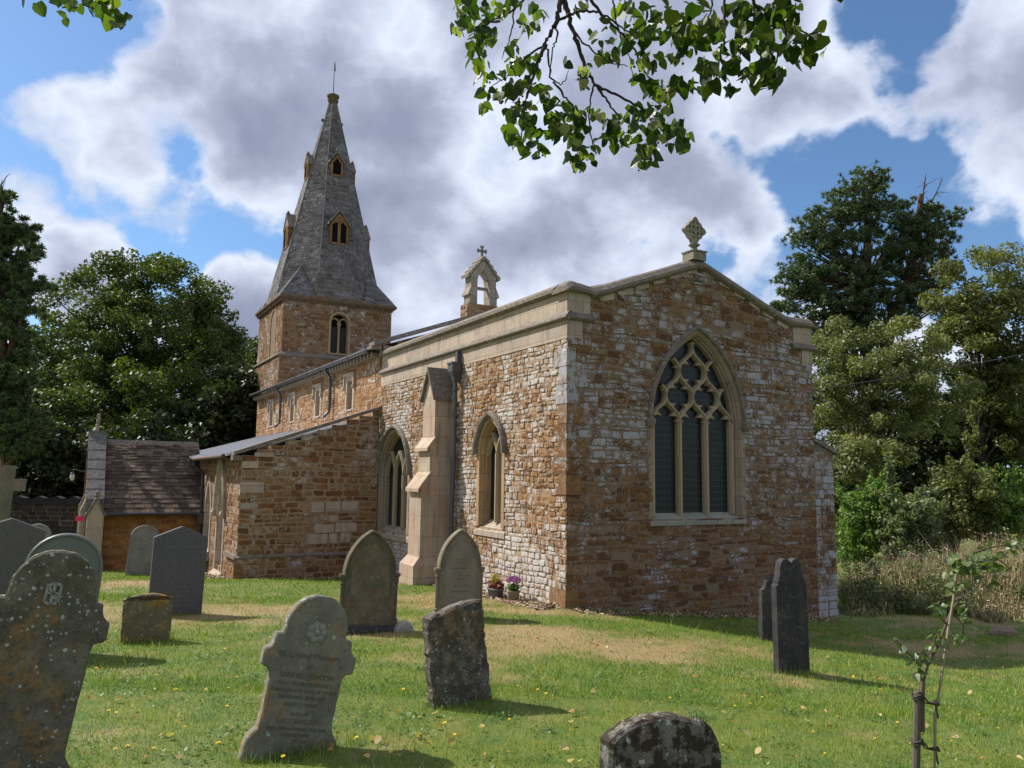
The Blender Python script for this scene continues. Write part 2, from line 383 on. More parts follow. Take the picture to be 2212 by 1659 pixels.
# ------------------------------------------------------------------ masonry
def lay(mb, Mp, z0, z1, spans, ch=(.085, .155), sw=(.16, .40), rel=(.0, .02), gap=.012, rough=.010, back=True, inset=.010, regular=False, wob=.0):
    """lay coursed rubble: Mp(s,z,d) -> point; spans(z) -> list of open intervals"""
    if wob:
        Mp0 = Mp
        Mp = lambda s, z, d: Mp0(s, z+wob*(sin(1.3*s+1.9*z)+.6*sin(3.7*s-2.3*z)+.45*sin(7.9*s+5.1*z)), d)
    z = z0
    while z < z1-.015:
        h = min(rng.uniform(*ch), z1-z)
        if z1-(z+h) < ch[0]*.6: h = z1-z
        for (a, b) in spans(z+h*.5, h):
            if b-a < .03: continue
            if back: mb.add([Mp(a, z, 0), Mp(b, z, 0), Mp(b, z+h, 0), Mp(a, z+h, 0)], [(0, 1, 2, 3)], 1)
            s = a
            while s < b-.01:
                w = rng.uniform(*sw)
                if b-(s+w) < sw[0]*.75: w = b-s
                # sometimes split a stone into two thin ones
                parts = [(z, h)]
                if not regular and h > .12 and rng.random() < .16:
                    k = h*rng.uniform(.4, .6); parts = [(z, k), (z+k, h-k)]
                for (zz0, hh) in parts:
                    g = gap*rng.uniform(.55, 1.5)
                    x0, x1, y0, y1 = s+g*.5, s+w-g*.5, zz0+g*.5, zz0+hh-g*.5
                    if x1-x0 < .02 or y1-y0 < .02: continue
                    jx, jy = min(rough, (x1-x0)*.2), min(rough, (y1-y0)*.2)
                    c = min(.035, (x1-x0)*.22, (y1-y0)*.28) * (rng.uniform(.25, 1.0) if not regular else .12)
                    cx, cy = (x0+x1)/2, (y0+y1)/2
                    o = [(x0+c, y0), (x1-c, y0), (x1, y0+c), (x1, y1-c), (x1-c, y1), (x0+c, y1), (x0, y1-c), (x0, y0+c)]
                    o = [(px+rng.uniform(-jx, jx)*.6, py+rng.uniform(-jy, jy)*.6) for px, py in o]
                    dd = rng.uniform(*rel)
                    i2 = inset
                    inn = []
                    for px, py in o:
                        lx = hypot(px-cx, py-cy) or 1
                        k = max(.3, 1-i2/lx)
                        inn.append((cx+(px-cx)*k, cy+(py-cy)*k))
                    vs = [Mp(px, py, -.012) for px, py in o] + [Mp(px, py, dd+rng.uniform(-.003, .003)) for px, py in inn] + [Mp(cx, cy, dd+rng.uniform(0, .35)*rough)]
                    fs = [(i, (i+1) % 8, 8+(i+1) % 8, 8+i) for i in range(8)] + [(8+i, 8+(i+1) % 8, 16) for i in range(8)]
                    mb.add(vs, fs, 0)
                s += w
        z += h

def cut(a, b, blocks):
    out = [(a, b)]
    for (p, q) in blocks:
        nw = []
        for (x, y) in out:
            if q <= x or p >= y: nw.append((x, y)); continue
            if p-x > .05: nw.append((x, p))
            if y-q > .05: nw.append((q, y))
        out = nw
    return out
class Arch:
    """two-centred arch opening"""
    def __init__(s, c, half, sill, spring, apex):
        s.c, s.h, s.sill, s.sp = c, half, sill, spring
        r = apex-spring; s.R = (r*r+half*half)/(2*half)
    def half_at(s, z, off=0):
        if z < s.sp: return s.h+off
        R = s.R+off; q = R*R-(z-s.sp)**2
        if q <= 0: return -1
        return sqrt(q)-(s.R-s.h)
    def block(s, z, h, off):
        if z < s.sill-off*0: return None
        w = max(s.half_at(max(z-h*.5, s.sill), off), 0)
        if w <= 0: return None
        return (s.c-w, s.c+w)
    def path(s, off=0, n=12, z0=None, arch_only=False):
        R = s.R+off; a1 = math.acos(max(-1, min(1, (s.R-s.h)/R)))
        L = []
        if not arch_only: L.append((s.c-s.h-off, s.sill if z0 is None else z0))
        for i in range(n+1):
            a = a1*i/n
            L.append((s.c+(s.R-s.h)-R*cos(a), s.sp+R*sin(a)))
        Rr = [(2*s.c-x, z) for x, z in L[:-1]][::-1]
        return L+Rr
def sweep_arch(mb, Mp, A, prof, mi=0, arch_only=False, z0=None, n=12, seg=True):
    """prof: list of (offset, depth) from outside to inside"""
    rows = [[Mp(x, z, d) for x, z in A.path(o, n, z0, arch_only)] for o, d in prof]
    mb.strip(rows, mi)
def fill_arch(mb, Mp, A, off, d, mi=0, n=12):
    pts = A.path(off, n); mb.add([Mp(x, z, d) for x, z in pts], [tuple(range(len(pts)))], mi)
def bar2d(mb, Mp, pts, w, d0, d1, mi=0, ch=.45):
    """moulded stone bar along a 2-D polyline"""
    n = len(pts); rows = [[] for _ in range(6)]
    for i, (x, z) in enumerate(pts):
        ax, az = pts[max(i-1, 0)]; bx, bz = pts[min(i+1, n-1)]
        l = hypot(bx-ax, bz-az) or 1; nx, nz = -(bz-az)/l, (bx-ax)/l
        hw = (w[i] if hasattr(w, '__len__') else w)*.5
        for k, (o, d) in enumerate([(-hw, d1), (-hw, d0-.05), (-hw*ch, d0), (hw*ch, d0), (hw, d0-.05), (hw, d1)]):
            rows[k].append(Mp(x+nx*o, z+nz*o, d))
    mb.strip(rows, mi)
def S(v0): return lambda s, z, d: (v0-d, s, z)       # south-facing plane, s runs west
def Ea(u0): return lambda s, z, d: (s, u0-d, z)      # east-facing plane, s runs north
def Wst(u0): return lambda s, z, d: (s, u0+d, z)
def Nth(v0): return lambda s, z, d: (v0+d, s, z)

church = tag(empty('church', C0, (0, 0, TH)), 'old ironstone village church with a stone spire, aisle and porch', 'church')

# ================= chancel
EW = Arch(2.90, 1.03, 1.42, 3.12, 4.79)
W1 = Arch(2.64, .46, 1.16, 2.55, 3.19)
W0 = Arch(7.82, .95, .70, 2.10, 3.18)
cm = MB()
def sp_south(z, h):
    bl = [(4.42, 5.06)] if z < 4.3 else []
    for A, o in ((W1, .03), (W0, .03)):
        if A.sill-.02 < z:
            b = A.block(z, h, o)
            if b: bl.append(b)
    return cut(-.012, 8.97, sorted(bl))
lay(cm, S(0), -.75, 4.44, sp_south, ch=(.055, .125), sw=(.08, .27), rel=(.0, .022), rough=.020, gap=.014, wob=.014)
def gable_top(v):
    if v < .5: return 5.28
    if v > 5.5: return 5.30
    return 5.24+(1-abs(v-3.0)/2.5)*.98
def sp_east(z, h):
    bl = []
    if EW.sill-.03 < z:
        b = EW.block(z, h, .07)
        if b: bl.append(b)
    a, e = .0, 6.03
    if z > 4.44: bl += [(-.1, .30 if z < 4.78 else .47), (5.72 if z < 4.78 else 5.5, 6.2)]
    if z > 5.2:
        k = (z-5.24)/.98
        if k >= 1: return []
        w = 2.5*(1-k)
        bl += [(-.1, 3.0-w), (3.0+w, 6.2)]
    return cut(a, e, sorted(bl))
lay(cm, Ea(0), -.9, 6.2, sp_east, ch=(.055, .155), sw=(.10, .44), rel=(-.002, .022), rough=.022, gap=.016, wob=.016)
chancel = cm.build('chancel', [M['iron_s'], M['mortar']], church)
# the east face carries less lichen and a shade-darkened stone colour: its own material slot
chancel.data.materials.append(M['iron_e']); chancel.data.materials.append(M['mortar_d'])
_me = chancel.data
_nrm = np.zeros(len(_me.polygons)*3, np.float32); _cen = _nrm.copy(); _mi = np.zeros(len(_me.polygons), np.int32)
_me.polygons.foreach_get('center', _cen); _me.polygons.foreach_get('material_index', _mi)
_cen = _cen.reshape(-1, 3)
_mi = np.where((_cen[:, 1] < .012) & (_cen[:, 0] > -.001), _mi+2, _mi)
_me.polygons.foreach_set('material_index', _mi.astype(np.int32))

z_ = -.25; k_ = 0
while z_ < 4.36:
    h_ = rng.uniform(.16, .34); h_ = min(h_, 4.43-z_); k_ += 1
    if rng.random() < .72:
        La, Lb = (rng.uniform(.30, .44), rng.uniform(.16, .24)) if k_ % 2 else (rng.uniform(.16, .24), rng.uniform(.32, .48))
        o_ = [rng.uniform(.016, .026) for _ in range(4)]
        b = MB(); b.hexa([(-o_[0], -o_[1], z_+.008), (La, -o_[1], z_+.008+rng.uniform(-.008, .008)), (La, .05, z_+.008), (.05, .05, z_+.008), (.05, Lb, z_+.008), (-o_[0], Lb, z_+.008)],
                         [(-o_[2], -o_[3], z_+h_-.006), (La-.01, -o_[3], z_+h_-.006+rng.uniform(-.01, .008)), (La-.01, .05, z_+h_-.006), (.05, .05, z_+h_-.006), (.05, Lb-.01, z_+h_-.006), (-o_[2], Lb-.01, z_+h_-.006)], 0, rng.uniform(.2, 1))
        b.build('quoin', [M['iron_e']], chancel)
    z_ += h_
# hidden north and west sides plus the low roof
b = MB(); b.box(5.98, 6.02, .0, 9.0, -1, 5.2, 0); b.add([(0.1, .1, 5.3), (3, .1, 6.1), (3, 9, 6.1), (.1, 9, 5.3)], [(0, 1, 2, 3)]); b.add([(5.98, .1, 5.3), (3, .1, 6.1), (3, 9, 6.1), (5.98, 9, 5.3)], [(0, 1, 2, 3)])
b.build('chancel_roof', [M['lead']], chancel)
# parapet
b = MB()
def mould_s(z0, z1, p, v0=0.0, drop=.0):   # string-course profile across v (x), z
    return [(v0, z0), (v0-p*.55, z0), (v0-p, z0+.03), (v0-p, z0+.055), (v0-.012, z1), (v0+.05, z1)]
b.prism([(0.05, 4.44), (-.016, 4.44), (-.016, 4.76), (.05, 4.76)], 'y', -.016, 8.96)
b.build('parapet_course', [M['ashlar']], chancel); b = MB()
b.prism([(0.3, 4.84), (-.010, 4.84), (-.010, 5.24), (.3, 5.24)], 'y', -.010, 8.96)
b.build('parapet', [M['ashlar']], chancel)
for (x0, x1, k) in ((-.016, .30, 0), (5.73, 6.045, 1)):
    b = MB(); b.box(x0 if k else .0505, x1 if k else .30, -.016, .05, 4.44, 4.76); b.build('quoin_block', [M['ashlar']], chancel)
for (x0, x1) in ((.30, .47), (5.5, 6.04)): b = MB(); b.box(x0, x1, -.011, .05, 4.845, 5.24); b.build('quoin_block', [M['ashlar']], chancel)
b = MB()
b.prism(mould_s(4.755, 4.90, .085), 'y', -.085, 8.99)
b.build('string_course', [M['coping']], chancel)
for (x0, x1) in ((-.002, .53), (5.43, 6.10)):
    b = MB()
    b.prism([(0.0, 4.757), (-.045, 4.757), (-.083, 4.787), (-.083, 4.812), (-.012, 4.898), (.05, 4.898)], 'x', x0, x1)
    b.build('string_course', [M['coping']], chancel)
b = MB()
b.prism([(.30, 5.24), (-.05, 5.24), (-.10, 5.275), (-.10, 5.34), (-.03, 5.39), (.02, 5.43), (.07, 5.445), (.24, 5.43), (.32, 5.38)], 'y', .30, 8.98)
b.build('parapet_coping', [M['coping']], chancel)
# gable coping: flat ends sweeping up to the apex
cl = [(-.10, 5.335), (-.035, 5.395), (.02, 5.432), (.09, 5.447), (.30, 5.425), (.40, 5.405), (.52, 5.40), (.75, 5.47), (1.3, 5.675), (2.0, 5.925), (2.6, 6.155), (2.92, 6.26), (3.05, 6.255), (3.5, 6.09), (4.2, 5.83), (4.9, 5.57), (5.3, 5.44), (5.55, 5.425), (5.8, 5.43), (6.02, 5.43), (6.12, 5.36)]
rows = []
for (y, dz) in ((.34, -.20), (.0, -.215), (-.05, -.21), (-.10, -.17), (-.10, -.115), (-.03, -.03), (.03, 0), (.2, .0), (.34, -.05)):
    rows.append([(v, y, max(z+dz, 5.235 if (v < .45 or v > 5.6) else 0)) for v, z in cl])
b = MB(); b.strip(rows)
b.add([r[0] for r in rows], [tuple(range(len(rows)))]); b.add([r[-1] for r in rows], [tuple(range(len(rows)))])
b.build('gable_coping', [M['coping']], chancel)
# a thin ashlar course under the coping
b = MB()
for side in (0, 1):
    for k in range(6):
        v0 = .62+k*.39; za = 5.205+(v0-.5)*.392; v1 = v0+.34
        pts = [(v0, za-.01), (v1, za+.09), (v1, za-.03+.0), (v0+.08, za-.10)]
        if side: pts = [(6.0-x, z) for x, z in pts]
        b.prism(pts, 'x', 0, 0) if False else b.hexa([(x, -.022, z) for x, z in pts], [(x, .03, z) for x, z in pts])
b.build('gable_course', [M['ashlar']], chancel)
# apex cross
b = MB()
b.box(2.73, 3.05, -.12, .18, 6.20, 6.36); b.box(2.71, 3.07, -.14, .20, 6.36, 6.385)
b.lathe([(.075, 6.385), (.06, 6.44), (.05, 6.47), (.10, 6.50), (.115, 6.525), (.05, 6.55), (.045, 6.60)], (2.89, .03, 0), 8)
cc = (2.89, 6.80); q = .27
ring = []
for k in range(4):
    a0 = pi/2+k*pi/2
    p0 = (cos(a0)*q, sin(a0)*q); p1 = (cos(a0+pi/2)*q, sin(a0+pi/2)*q)
    for j in range(6):
        f_ = j/6; w = 1.0 if j in (0,) else (1.06 if j % 2 else .97)
        ring.append((cc[0]+(p0[0]*(1-f_)+p1[0]*f_)*w, cc[1]+(p0[1]*(1-f_)+p1[1]*f_)*w))
def plate_with_holes(mb, outer, holes_c, hr, y0, y1):
    import mathutils
    n = len(outer); polys = [[Vector((x, z, 0)) for x, z in outer]]
    for (hx, hz, r) in holes_c: polys.append([Vector((hx+r*cos(2*pi*k/7), hz+r*sin(2*pi*k/7), 0)) for k in range(7)])
    tris = mathutils.geometry.tessellate_polygon(polys)
    flat = [p for pl_ in polys for p in pl_]; L = len(flat)
    vs = [(p.x, y0, p.y) for p in flat]+[(p.x, y1, p.y) for p in flat]
    fs = [tuple(t_) for t_ in tris]+[tuple(L+i for i in t_[::-1]) for t_ in tris]
    o = 0
    for pl_ in polys:
        k = len(pl_); fs += [(o+i, o+(i+1) % k, L+o+(i+1) % k, L+o+i) for i in range(k)]; o += k
    mb.add(vs, fs)
hl = []
for sx in (-1, 1):
    for sz in (-1, 1):
        hl.append((cc[0]+sx*.055, cc[1]+sz*.055, .026))
for k in range(4):
    a = k*pi/2
    for d_ in (-.34, .34): hl.append((cc[0]+.155*cos(a+d_), cc[1]+.155*sin(a+d_), .020))
plate_with_holes(b, ring, hl, 0, -.02, .085)
b.build('gable_cross', [lichen_slab_mat('cross_stone', (.17, .16, .115), (.27, .255, .19), .2, .5, .45, 2.0)], chancel)

# east window: dressings, hood, tracery, glass, sill
b = MB()
Mp = Ea(0)
sweep_arch(b, Mp, EW, [(.15, -.02), (.15, .012), (.05, .014), (.035, -.01), (.02, -.022), (.01, -.055), (-.005, -.065), (-.015, -.075), (-.02, -.115), (-.045, -.13), (-.06, -.30)], 0, z0=1.40)
b.build('window_surround', [M['dress']], chancel)
b = MB()
sweep_arch(b, Mp, EW, [(.165, -.01), (.165, .05), (.145, .075), (.10, .07), (.08, .03), (.08, -.01)], 0, arch_only=True)
for sx in (-1, 1):
    x = EW.c+sx*(EW.h+.12); b.lathe([(.0, -.10), (.06, -.09), (.085, -.02), (.07, .05), (.0, .08)], (x, -.05, EW.sp), 8)
b.build('hood_mould', [M['coping']], chancel)
b = MB()
b.hexa([(1.74, -.03, 1.29), (4.06, -.03, 1.29), (4.06, -.03, 1.36), (1.74, -.03, 1.36)], [(1.84, .26, 1.29), (3.96, .26, 1.29), (3.96, .26, 1.52), (1.84, .26, 1.52)])
b.build('window_sill', [ashlar_mat('green_stained_sill', c=(.27, .28, .23), bw=.6, bh=2, dark=.35)], chancel)
b = MB(); fill_arch(b, Mp, EW, -.02, -.22); b.build('window_glass', [M['glass']], chancel)
# reticulated tracery
b = MB(); dF, dB = -.10, -.24
hw = .975; xl = EW.c-hw; lp = 2*hw/3
z0_, H_ = 3.16, .47
def inside(x, z, off=-.06):
    w = EW.half_at(z, off); return w > 0 and abs(x-EW.c) < w
for x in (xl+lp, xl+2*lp): bar2d(b, Mp, [(x, 1.44), (x, z0_)], .092, dF, dB)
for x in (xl+.01, xl+3*lp-.01): bar2d(b, Mp, [(x, 1.46), (x, z0_)], .09, dF, dB)
def scurve(x0, za, x1, zb, n=10):
    sm_ = lambda t: t*t*(3-2*t)
    return [(x0+(x1-x0)*(.35*sm_(t)+.65*sm_(sm_(t))), za+(zb-za)*t) for t in [i/n for i in range(n+1)]]
nodes_ = []
for row in range(4):
    za = z0_+row*H_; zb = za+H_
    if row >= 2: za += .0
    xs = [xl+lp*k for k in range(-1, 5)] if row % 2 == 0 else [xl+lp*(k+.5) for k in range(-1, 4)]
    for x in xs:
        for dx in (-lp/2, lp/2):
            c_ = scurve(x, za, x+dx, zb)
            seg_ = []
            for p in c_:
                if inside(*p): seg_.append(p)
                elif len(seg_) > 1: break
                else: seg_ = []
            if len(seg_) > 1: bar2d(b, Mp, seg_, .062, dF, dB)
# cusps: little pointed foils inside each head and each reticulation
def cusp(x, z, dx, dz, L=.12, w=.10):
    l = hypot(dx, dz); dx /= l; dz /= l; nx, nz = -dz, dx
    pts = [(x-nx*w, z-nz*w), (x-nx*w*.25+dx*L*.45, z-nz*w*.25+dz*L*.45), (x+dx*L, z+dz*L), (x+nx*w*.25+dx*L*.45, z+nz*w*.25+dz*L*.45), (x+nx*w, z+nz*w)]
    b.hexa([Mp(px, pz, dF-.03) for px, pz in pts], [Mp(px, pz, dB+.02) for px, pz in pts])
for k in range(3):
    xc = xl+lp*(k+.5)
    for sx in (-1, 1):
        cusp(xc+sx*.25, z0_+.16, -sx*1, -.5, .16); 
        cusp(xc+sx*.31, z0_+.02, -sx*1, -.2, .09, .06)
for (xc, zc) in ((xl+lp, z0_+H_), (xl+2*lp, z0_+H_), (EW.c, z0_+2*H_)):
    for sx in (-1, 1):
        for sz in (-1, 1): cusp(xc+sx*.20, zc+sz*.20, -sx*1.0, -sz*.6, .13, .09)
for (xc, zc, sx) in ((xl+.1, z0_+H_, 1), (xl+3*lp-.1, z0_+H_, -1), (xl+lp*.62, z0_+2*H_-.03, 1), (xl+lp*2.38, z0_+2*H_-.03, -1)):
    cusp(xc+sx*.22, zc+.12, -sx, -.3, .10, .07); cusp(xc+sx*.22, zc-.14, -sx, .3, .10, .07)
b.build('window_tracery', [M['tracery']], chancel)

# south windows
def small_window(parent, A, Mp, lights, mat, sill_out=.04, depth=.22, hood=True, glass=True):
    b = MB()
    sweep_arch(b, Mp, A, [(.11, -.02), (.11, .024), (.0, .026), (-.01, -.03), (-.025, -.045), (-.03, -.11), (-.045, -.125), (-.05, -depth-.05)], 0, z0=A.sill-.02)
    b.build('window_surround', [mat], parent)
    if hood:
        b = MB(); sweep_arch(b, Mp, A, [(.19, -.01), (.19, .075), (.165, .12), (.115, .11), (.09, .05), (.09, -.01)], 0, arch_only=True)
        b.build('hood_mould', [M['coping']], parent)
    b = MB()
    x0, x1 = A.c-A.h-.15, A.c+A.h+.15
    b.hexa([Mp(x0, A.sill-.20, .036), Mp(x1, A.sill-.20, .036), Mp(x1, A.sill-.10, .036), Mp(x0, A.sill-.10, .036)],
           [Mp(x0+.05, A.sill-.20, -depth), Mp(x1-.05, A.sill-.20, -depth), Mp(x1-.05, A.sill+.10, -depth), Mp(x0+.05, A.sill+.10, -depth)])
    b.build('window_sill', [M['ashlar']], parent)
    b = MB(); n = lights; w = 2*(A.h-.04)/n
    for k in range(1, n):
        x = A.c-(A.h-.04)+k*w
        bar2d(b, Mp, [(x, A.sill+.06), (x, A.sp)], .075, -.09, -depth+.02)
        for sx in (-1, 1):
            seg_ = []
            for p in [(x+sx*(.5*w)*(1-cos(t*pi/2))*1.0, A.sp+t*.55*w*1.8) for t in [i/8 for i in range(9)]]:
                if A.half_at(p[1], -.03) > abs(p[0]-A.c): seg_.append(p)
            if len(seg_) > 1: bar2d(b, Mp, seg_, .06, -.10, -depth+.02)
    for k in (0, n):
        x = A.c-(A.h-.05)+k*w*(1 if k == 0 else (2*(A.h-.05))/(n*w))
        sx = 1 if k == 0 else -1
        seg_ = []
        for t in [i/8 for i in range(9)]:
            p = (x+sx*(.5*w)*(1-cos(t*pi/2)), A.sp-.05+t*.9*w)
            if A.half_at(p[1], -.03) > abs(p[0]-A.c): seg_.append(p)
        if len(seg_) > 1: bar2d(b, Mp, seg_, .06, -.10, -depth+.02)
    b.build('window_tracery', [M['tracery']], parent)
    b = MB(); fill_arch(b, Mp, A, -.02, -depth); b.build('window_glass', [M['glass']], parent)
small_window(chancel, W1, S(0), 2, M['dress_w'])
small_window(chancel, W0, S(0), 3, M['dress'])

# buttress on the south wall
def buttress(u0, u1, v0, zb, parent, name='buttress'):
    b = MB()
    # east/west profile as polygon in (v, z): out from the wall
    prof = [(v0+.05, zb), (v0-.82, zb), (v0-.82, .24), (v0-.70, .42), (v0-.70, 1.86), (v0-.52, 2.16), (v0-.52, 2.72), (v0-.43, 2.90), (v0-.43, 3.78), (v0+.05, 3.78)]
    b.prism(prof, 'y', u0, u1)
    mid = (u0+u1)/2
    # plinth widening
    b.hexa([(v0+.05, u0-.06, zb), (v0-.86, u0-.06, zb), (v0-.86, u1+.06, zb), (v0+.05, u1+.06, zb)], [(v0+.05, u0-.06, .25), (v0-.86, u0-.06, .25), (v0-.86, u1+.06, .25), (v0+.05, u1+.06, .25)])
    b.hexa([(v0+.05, u0-.06, .25), (v0-.86, u0-.06, .25), (v0-.86, u1+.06, .25), (v0+.05, u1+.06, .25)], [(v0+.05, u0-.002, .43), (v0-.702, u0-.002, .43), (v0-.702, u1+.002, .43), (v0+.05, u1+.002, .43)])
    # gablet body
    b.prism([(u0+.002, 3.775), (u1-.002, 3.775), (mid, 4.34)], 'x', v0-.425, v0+.05)
    o = b.build(name, [M['ashlar_b']], parent)
    for (v_a, z_a, v_b, z_b) in ((-.50, 2.20, -.78, 1.83), (-.41, 2.94, -.60, 2.69)):
        c = MB(); c.hexa([(v0+v_a, u0-.03, z_a), (v0+v_b, u0-.03, z_b), (v0+v_b, u1+.03, z_b), (v0+v_a, u1+.03, z_a)], [(v0+v_a, u0-.03, z_a-.07), (v0+v_b, u0-.03, z_b-.07), (v0+v_b, u1+.03, z_b-.07), (v0+v_a, u1+.03, z_a-.07)])
        c.build('buttress_offset', [M['ashlar_b']], parent)
    c = MB()
    for s_, e_ in ((u0-.05, mid), (u1+.05, mid)):
        c.hexa([(v0-.50, s_, 3.70), (v0-.50, e_, 4.36), (v0+.05, e_, 4.36), (v0+.05, s_, 3.70)], [(v0-.50, s_, 3.78), (v0-.50, e_, 4.45), (v0+.05, e_, 4.45), (v0+.05, s_, 3.78)])
    c.build('buttress_cap', [M['coping']], parent)
buttress(4.42, 5.06, 0, -.75, chancel)
# north-east buttress
b = MB()
def sp_ne(z, h):
    return [(0, .62)] if z < 2.72 else []
lay(b, lambda s, z, d: (6.02+s, .03-d, z), -1.0, 2.72, sp_ne, ch=(.11, .18), sw=(.18, .38), rel=(.0, .02))
lay(b, lambda s, z, d: (6.64+d, .03+s, z), -1.0, 2.72, lambda z, h: [(0, .6)] if z < 2.72 else [], ch=(.11, .18), sw=(.18, .38))
b.build('stone_buttress', [stone_mat('buttress_lichened', lichen=.72, lcol=(.36, .36, .38), mul=(.8, .85, 1.0)), M['mortar_d']], chancel)
b = MB(); b.hexa([(6.0, -.03, 2.92), (6.74, -.03, 2.64), (6.74, .7, 2.64), (6.0, .7, 2.92)], [(6.0, -.03, 3.00), (6.74, -.03, 2.72), (6.74, .7, 2.72), (6.0, .7, 3.00)])
b.prism([(6.03, 2.70), (6.65, 2.70), (6.03, 2.94)], 'y', .02, .65)
b.build('buttress_cap', [M['coping']], chancel)
# downpipe with hopper
b = MB()
b.tube([(-.12, 4.10, 4.1), (-.12, 4.10, 2.5), (-.12, 4.16, 0.6), (-.12, 4.17, -.2)], .048, 10)
for z in (3.9, 2.45, 1.0): b.tube([(-.12, 4.11+(2.45-z)*.02, z), (-.12, 4.11+(2.45-z)*.02, z+.05)], .062, 10)
b.hexa([(-.20, 4.02, 4.18), (-.03, 4.02, 4.18), (-.03, 4.18, 4.18), (-.20, 4.18, 4.18)], [(-.25, 3.98, 4.30), (-.03, 3.98, 4.30), (-.03, 4.22, 4.30), (-.25, 4.22, 4.30)])
b.box(-.25, -.03, 3.98, 4.22, 4.30, 4.46); b.box(-.265, -.025, 3.965, 4.235, 4.46, 4.50)
b.hexa([(-.17, 4.05, 4.08), (-.06, 4.05, 4.08), (-.06, 4.15, 4.08), (-.17, 4.15, 4.08)], [(-.20, 4.02, 4.18), (-.03, 4.02, 4.18), (-.03, 4.18, 4.18), (-.20, 4.18, 4.18)])
b.box(-.12, -.03, 4.03, 4.13, 4.5, 4.74)
b.build('downpipe', [M['iron_pipe']], chancel)

# ================= nave
nm = MB()
CW = [(11.72, .46), (15.15, .46), (18.6, .46), (22.05, .46)]
def sp_nave(z, h):
    bl = []
    for c, hw_ in CW:
        if 3.98 < z < 5.02: bl.append((c-.42, c+.42))
    return cut(9.0, 25.0, bl)
lay(nm, S(.02), 3.2, 5.33, sp_nave, ch=(.11, .18), sw=(.2, .46), rel=(0, .018))
def nave_top(v): return 5.50+.355*min(v+.1, 6.1-v)
def sp_ngable(z, h):
    w = (z-5.46)/.355
    a, e = max(-.08, -.1+w), min(6.08, 6.1-w)
    return [(a, e)] if e-a > .1 else []
lay(nm, Ea(8.99), 4.9, 6.6, sp_ngable, ch=(.12, .18), sw=(.2, .4))
nave = nm.build('nave', [stone_mat('ironstone_clerestory', lichen=.45, lcol=(.50, .47, .44), mul=1.15), M['mortar']], church)
b = MB()
b.add([(-.32, 9.2, 5.46), (3, 9.2, 6.62), (3, 25, 6.62), (-.32, 25, 5.46)], [(0, 1, 2, 3)]); b.add([(6.3, 9.2, 5.46), (3, 9.2, 6.62), (3, 25, 6.62), (6.3, 25, 5.46)], [(0, 1, 2, 3)])
b.box(5.98, 6.03, 9.05, 25, -1, 5.4)
b.build('nave_roof', [M['lead']], nave)
b = MB()
for (va, za, vb, zb) in ((-.28, 5.52, 3.0, 6.72), (6.28, 5.52, 3.0, 6.72)):
    b.hexa([(va, 8.86, za), (vb, 8.86, zb), (vb, 9.3, zb), (va, 9.3, za)], [(va, 8.86, za+.11), (vb, 8.86, zb+.11), (vb, 9.3, zb+.11), (va, 9.3, za+.11)])
b.box(-.34, -.05, 8.88, 9.28, 5.44, 5.525)
b.build('gable_coping', [M['coping']], nave)
b = MB()
b.tube([(-.30, 9.25, 5.44), (-.30, 25.0, 5.47)], .062, 10)
b.box(-.245, .02, 9.12, 25.0, 5.375, 5.40)
for k in range(11): b.tube([(-.30, 9.4+k*1.5, 5.44+k*.003), (-.30, 9.46+k*1.5, 5.44+k*.003)], .072, 10)
b.build('gutter', [M['gutter']], nave)
b = MB()
for k in range(53): b.box(-.22, .0, 9.2+k*.298, 9.32+k*.298, 5.26, 5.373)
b.box(-.018, .02, 9.02, 25, 5.33, 5.374)
b.build('eaves_corbels', [M['dress']], nave)
for c, hw_ in CW:
    b = MB(); f = S(.02)
    # flat-headed two-light window with label
    def bx(s0, s1, z0, z1, d0, d1): b.hexa([f(s0, z0, d0), f(s1, z0, d0), f(s1, z1, d0), f(s0, z1, d0)], [f(s0, z0, d1), f(s1, z0, d1), f(s1, z1, d1), f(s0, z1, d1)])
    bx(c-.42, c-.27, 3.98, 5.02, .022, -.30); bx(c+.27, c+.42, 3.98, 5.02, .022, -.30)
    bx(c-.27, c+.27, 4.87, 5.02, .022, -.30)
    b.hexa([f(c-.27, 3.96, .03), f(c+.27, 3.96, .03), f(c+.27, 4.00, .03), f(c-.27, 4.00, .03)], [f(c-.27, 3.96, -.3), f(c+.27, 3.96, -.3), f(c+.27, 4.13, -.3), f(c-.27, 4.13, -.3)])
    bx(c-.04, c+.04, 4.02, 4.87, -.12, -.24)
    for sx in (-1, 1):
        bar2d(b, f, [(c+sx*.27, 4.66), (c+sx*.22, 4.78), (c+sx*.15, 4.86)], .06, -.12, -.24); bar2d(b, f, [(c+sx*.03, 4.66), (c+sx*.08, 4.78), (c+sx*.15, 4.86)], .05, -.12, -.24)
    bx(c-.50, c+.50, 5.02, 5.09, .085, -.02); bx(c-.50, c-.42, 4.70, 5.02, .08, -.02); bx(c+.42, c+.50, 4.70, 5.02, .08, -.02)
    for sx in (-1, 1): b.lathe([(0, -.08), (.06, -.06), (.075, 0), (.06, .06), (0, .08)], f(c+sx*.46, 4.66, .05), 8)
    b.build('clerestory_window', [M['ashlar']], nave)
    b = MB(); b.add([f(c-.28, 3.98, -.21), f(c+.28, 3.98, -.21), f(c+.28, 4.9, -.21), f(c-.28, 4.9, -.21)], [(0, 1, 2, 3)]); b.build('window_glass', [M['glass']], nave)
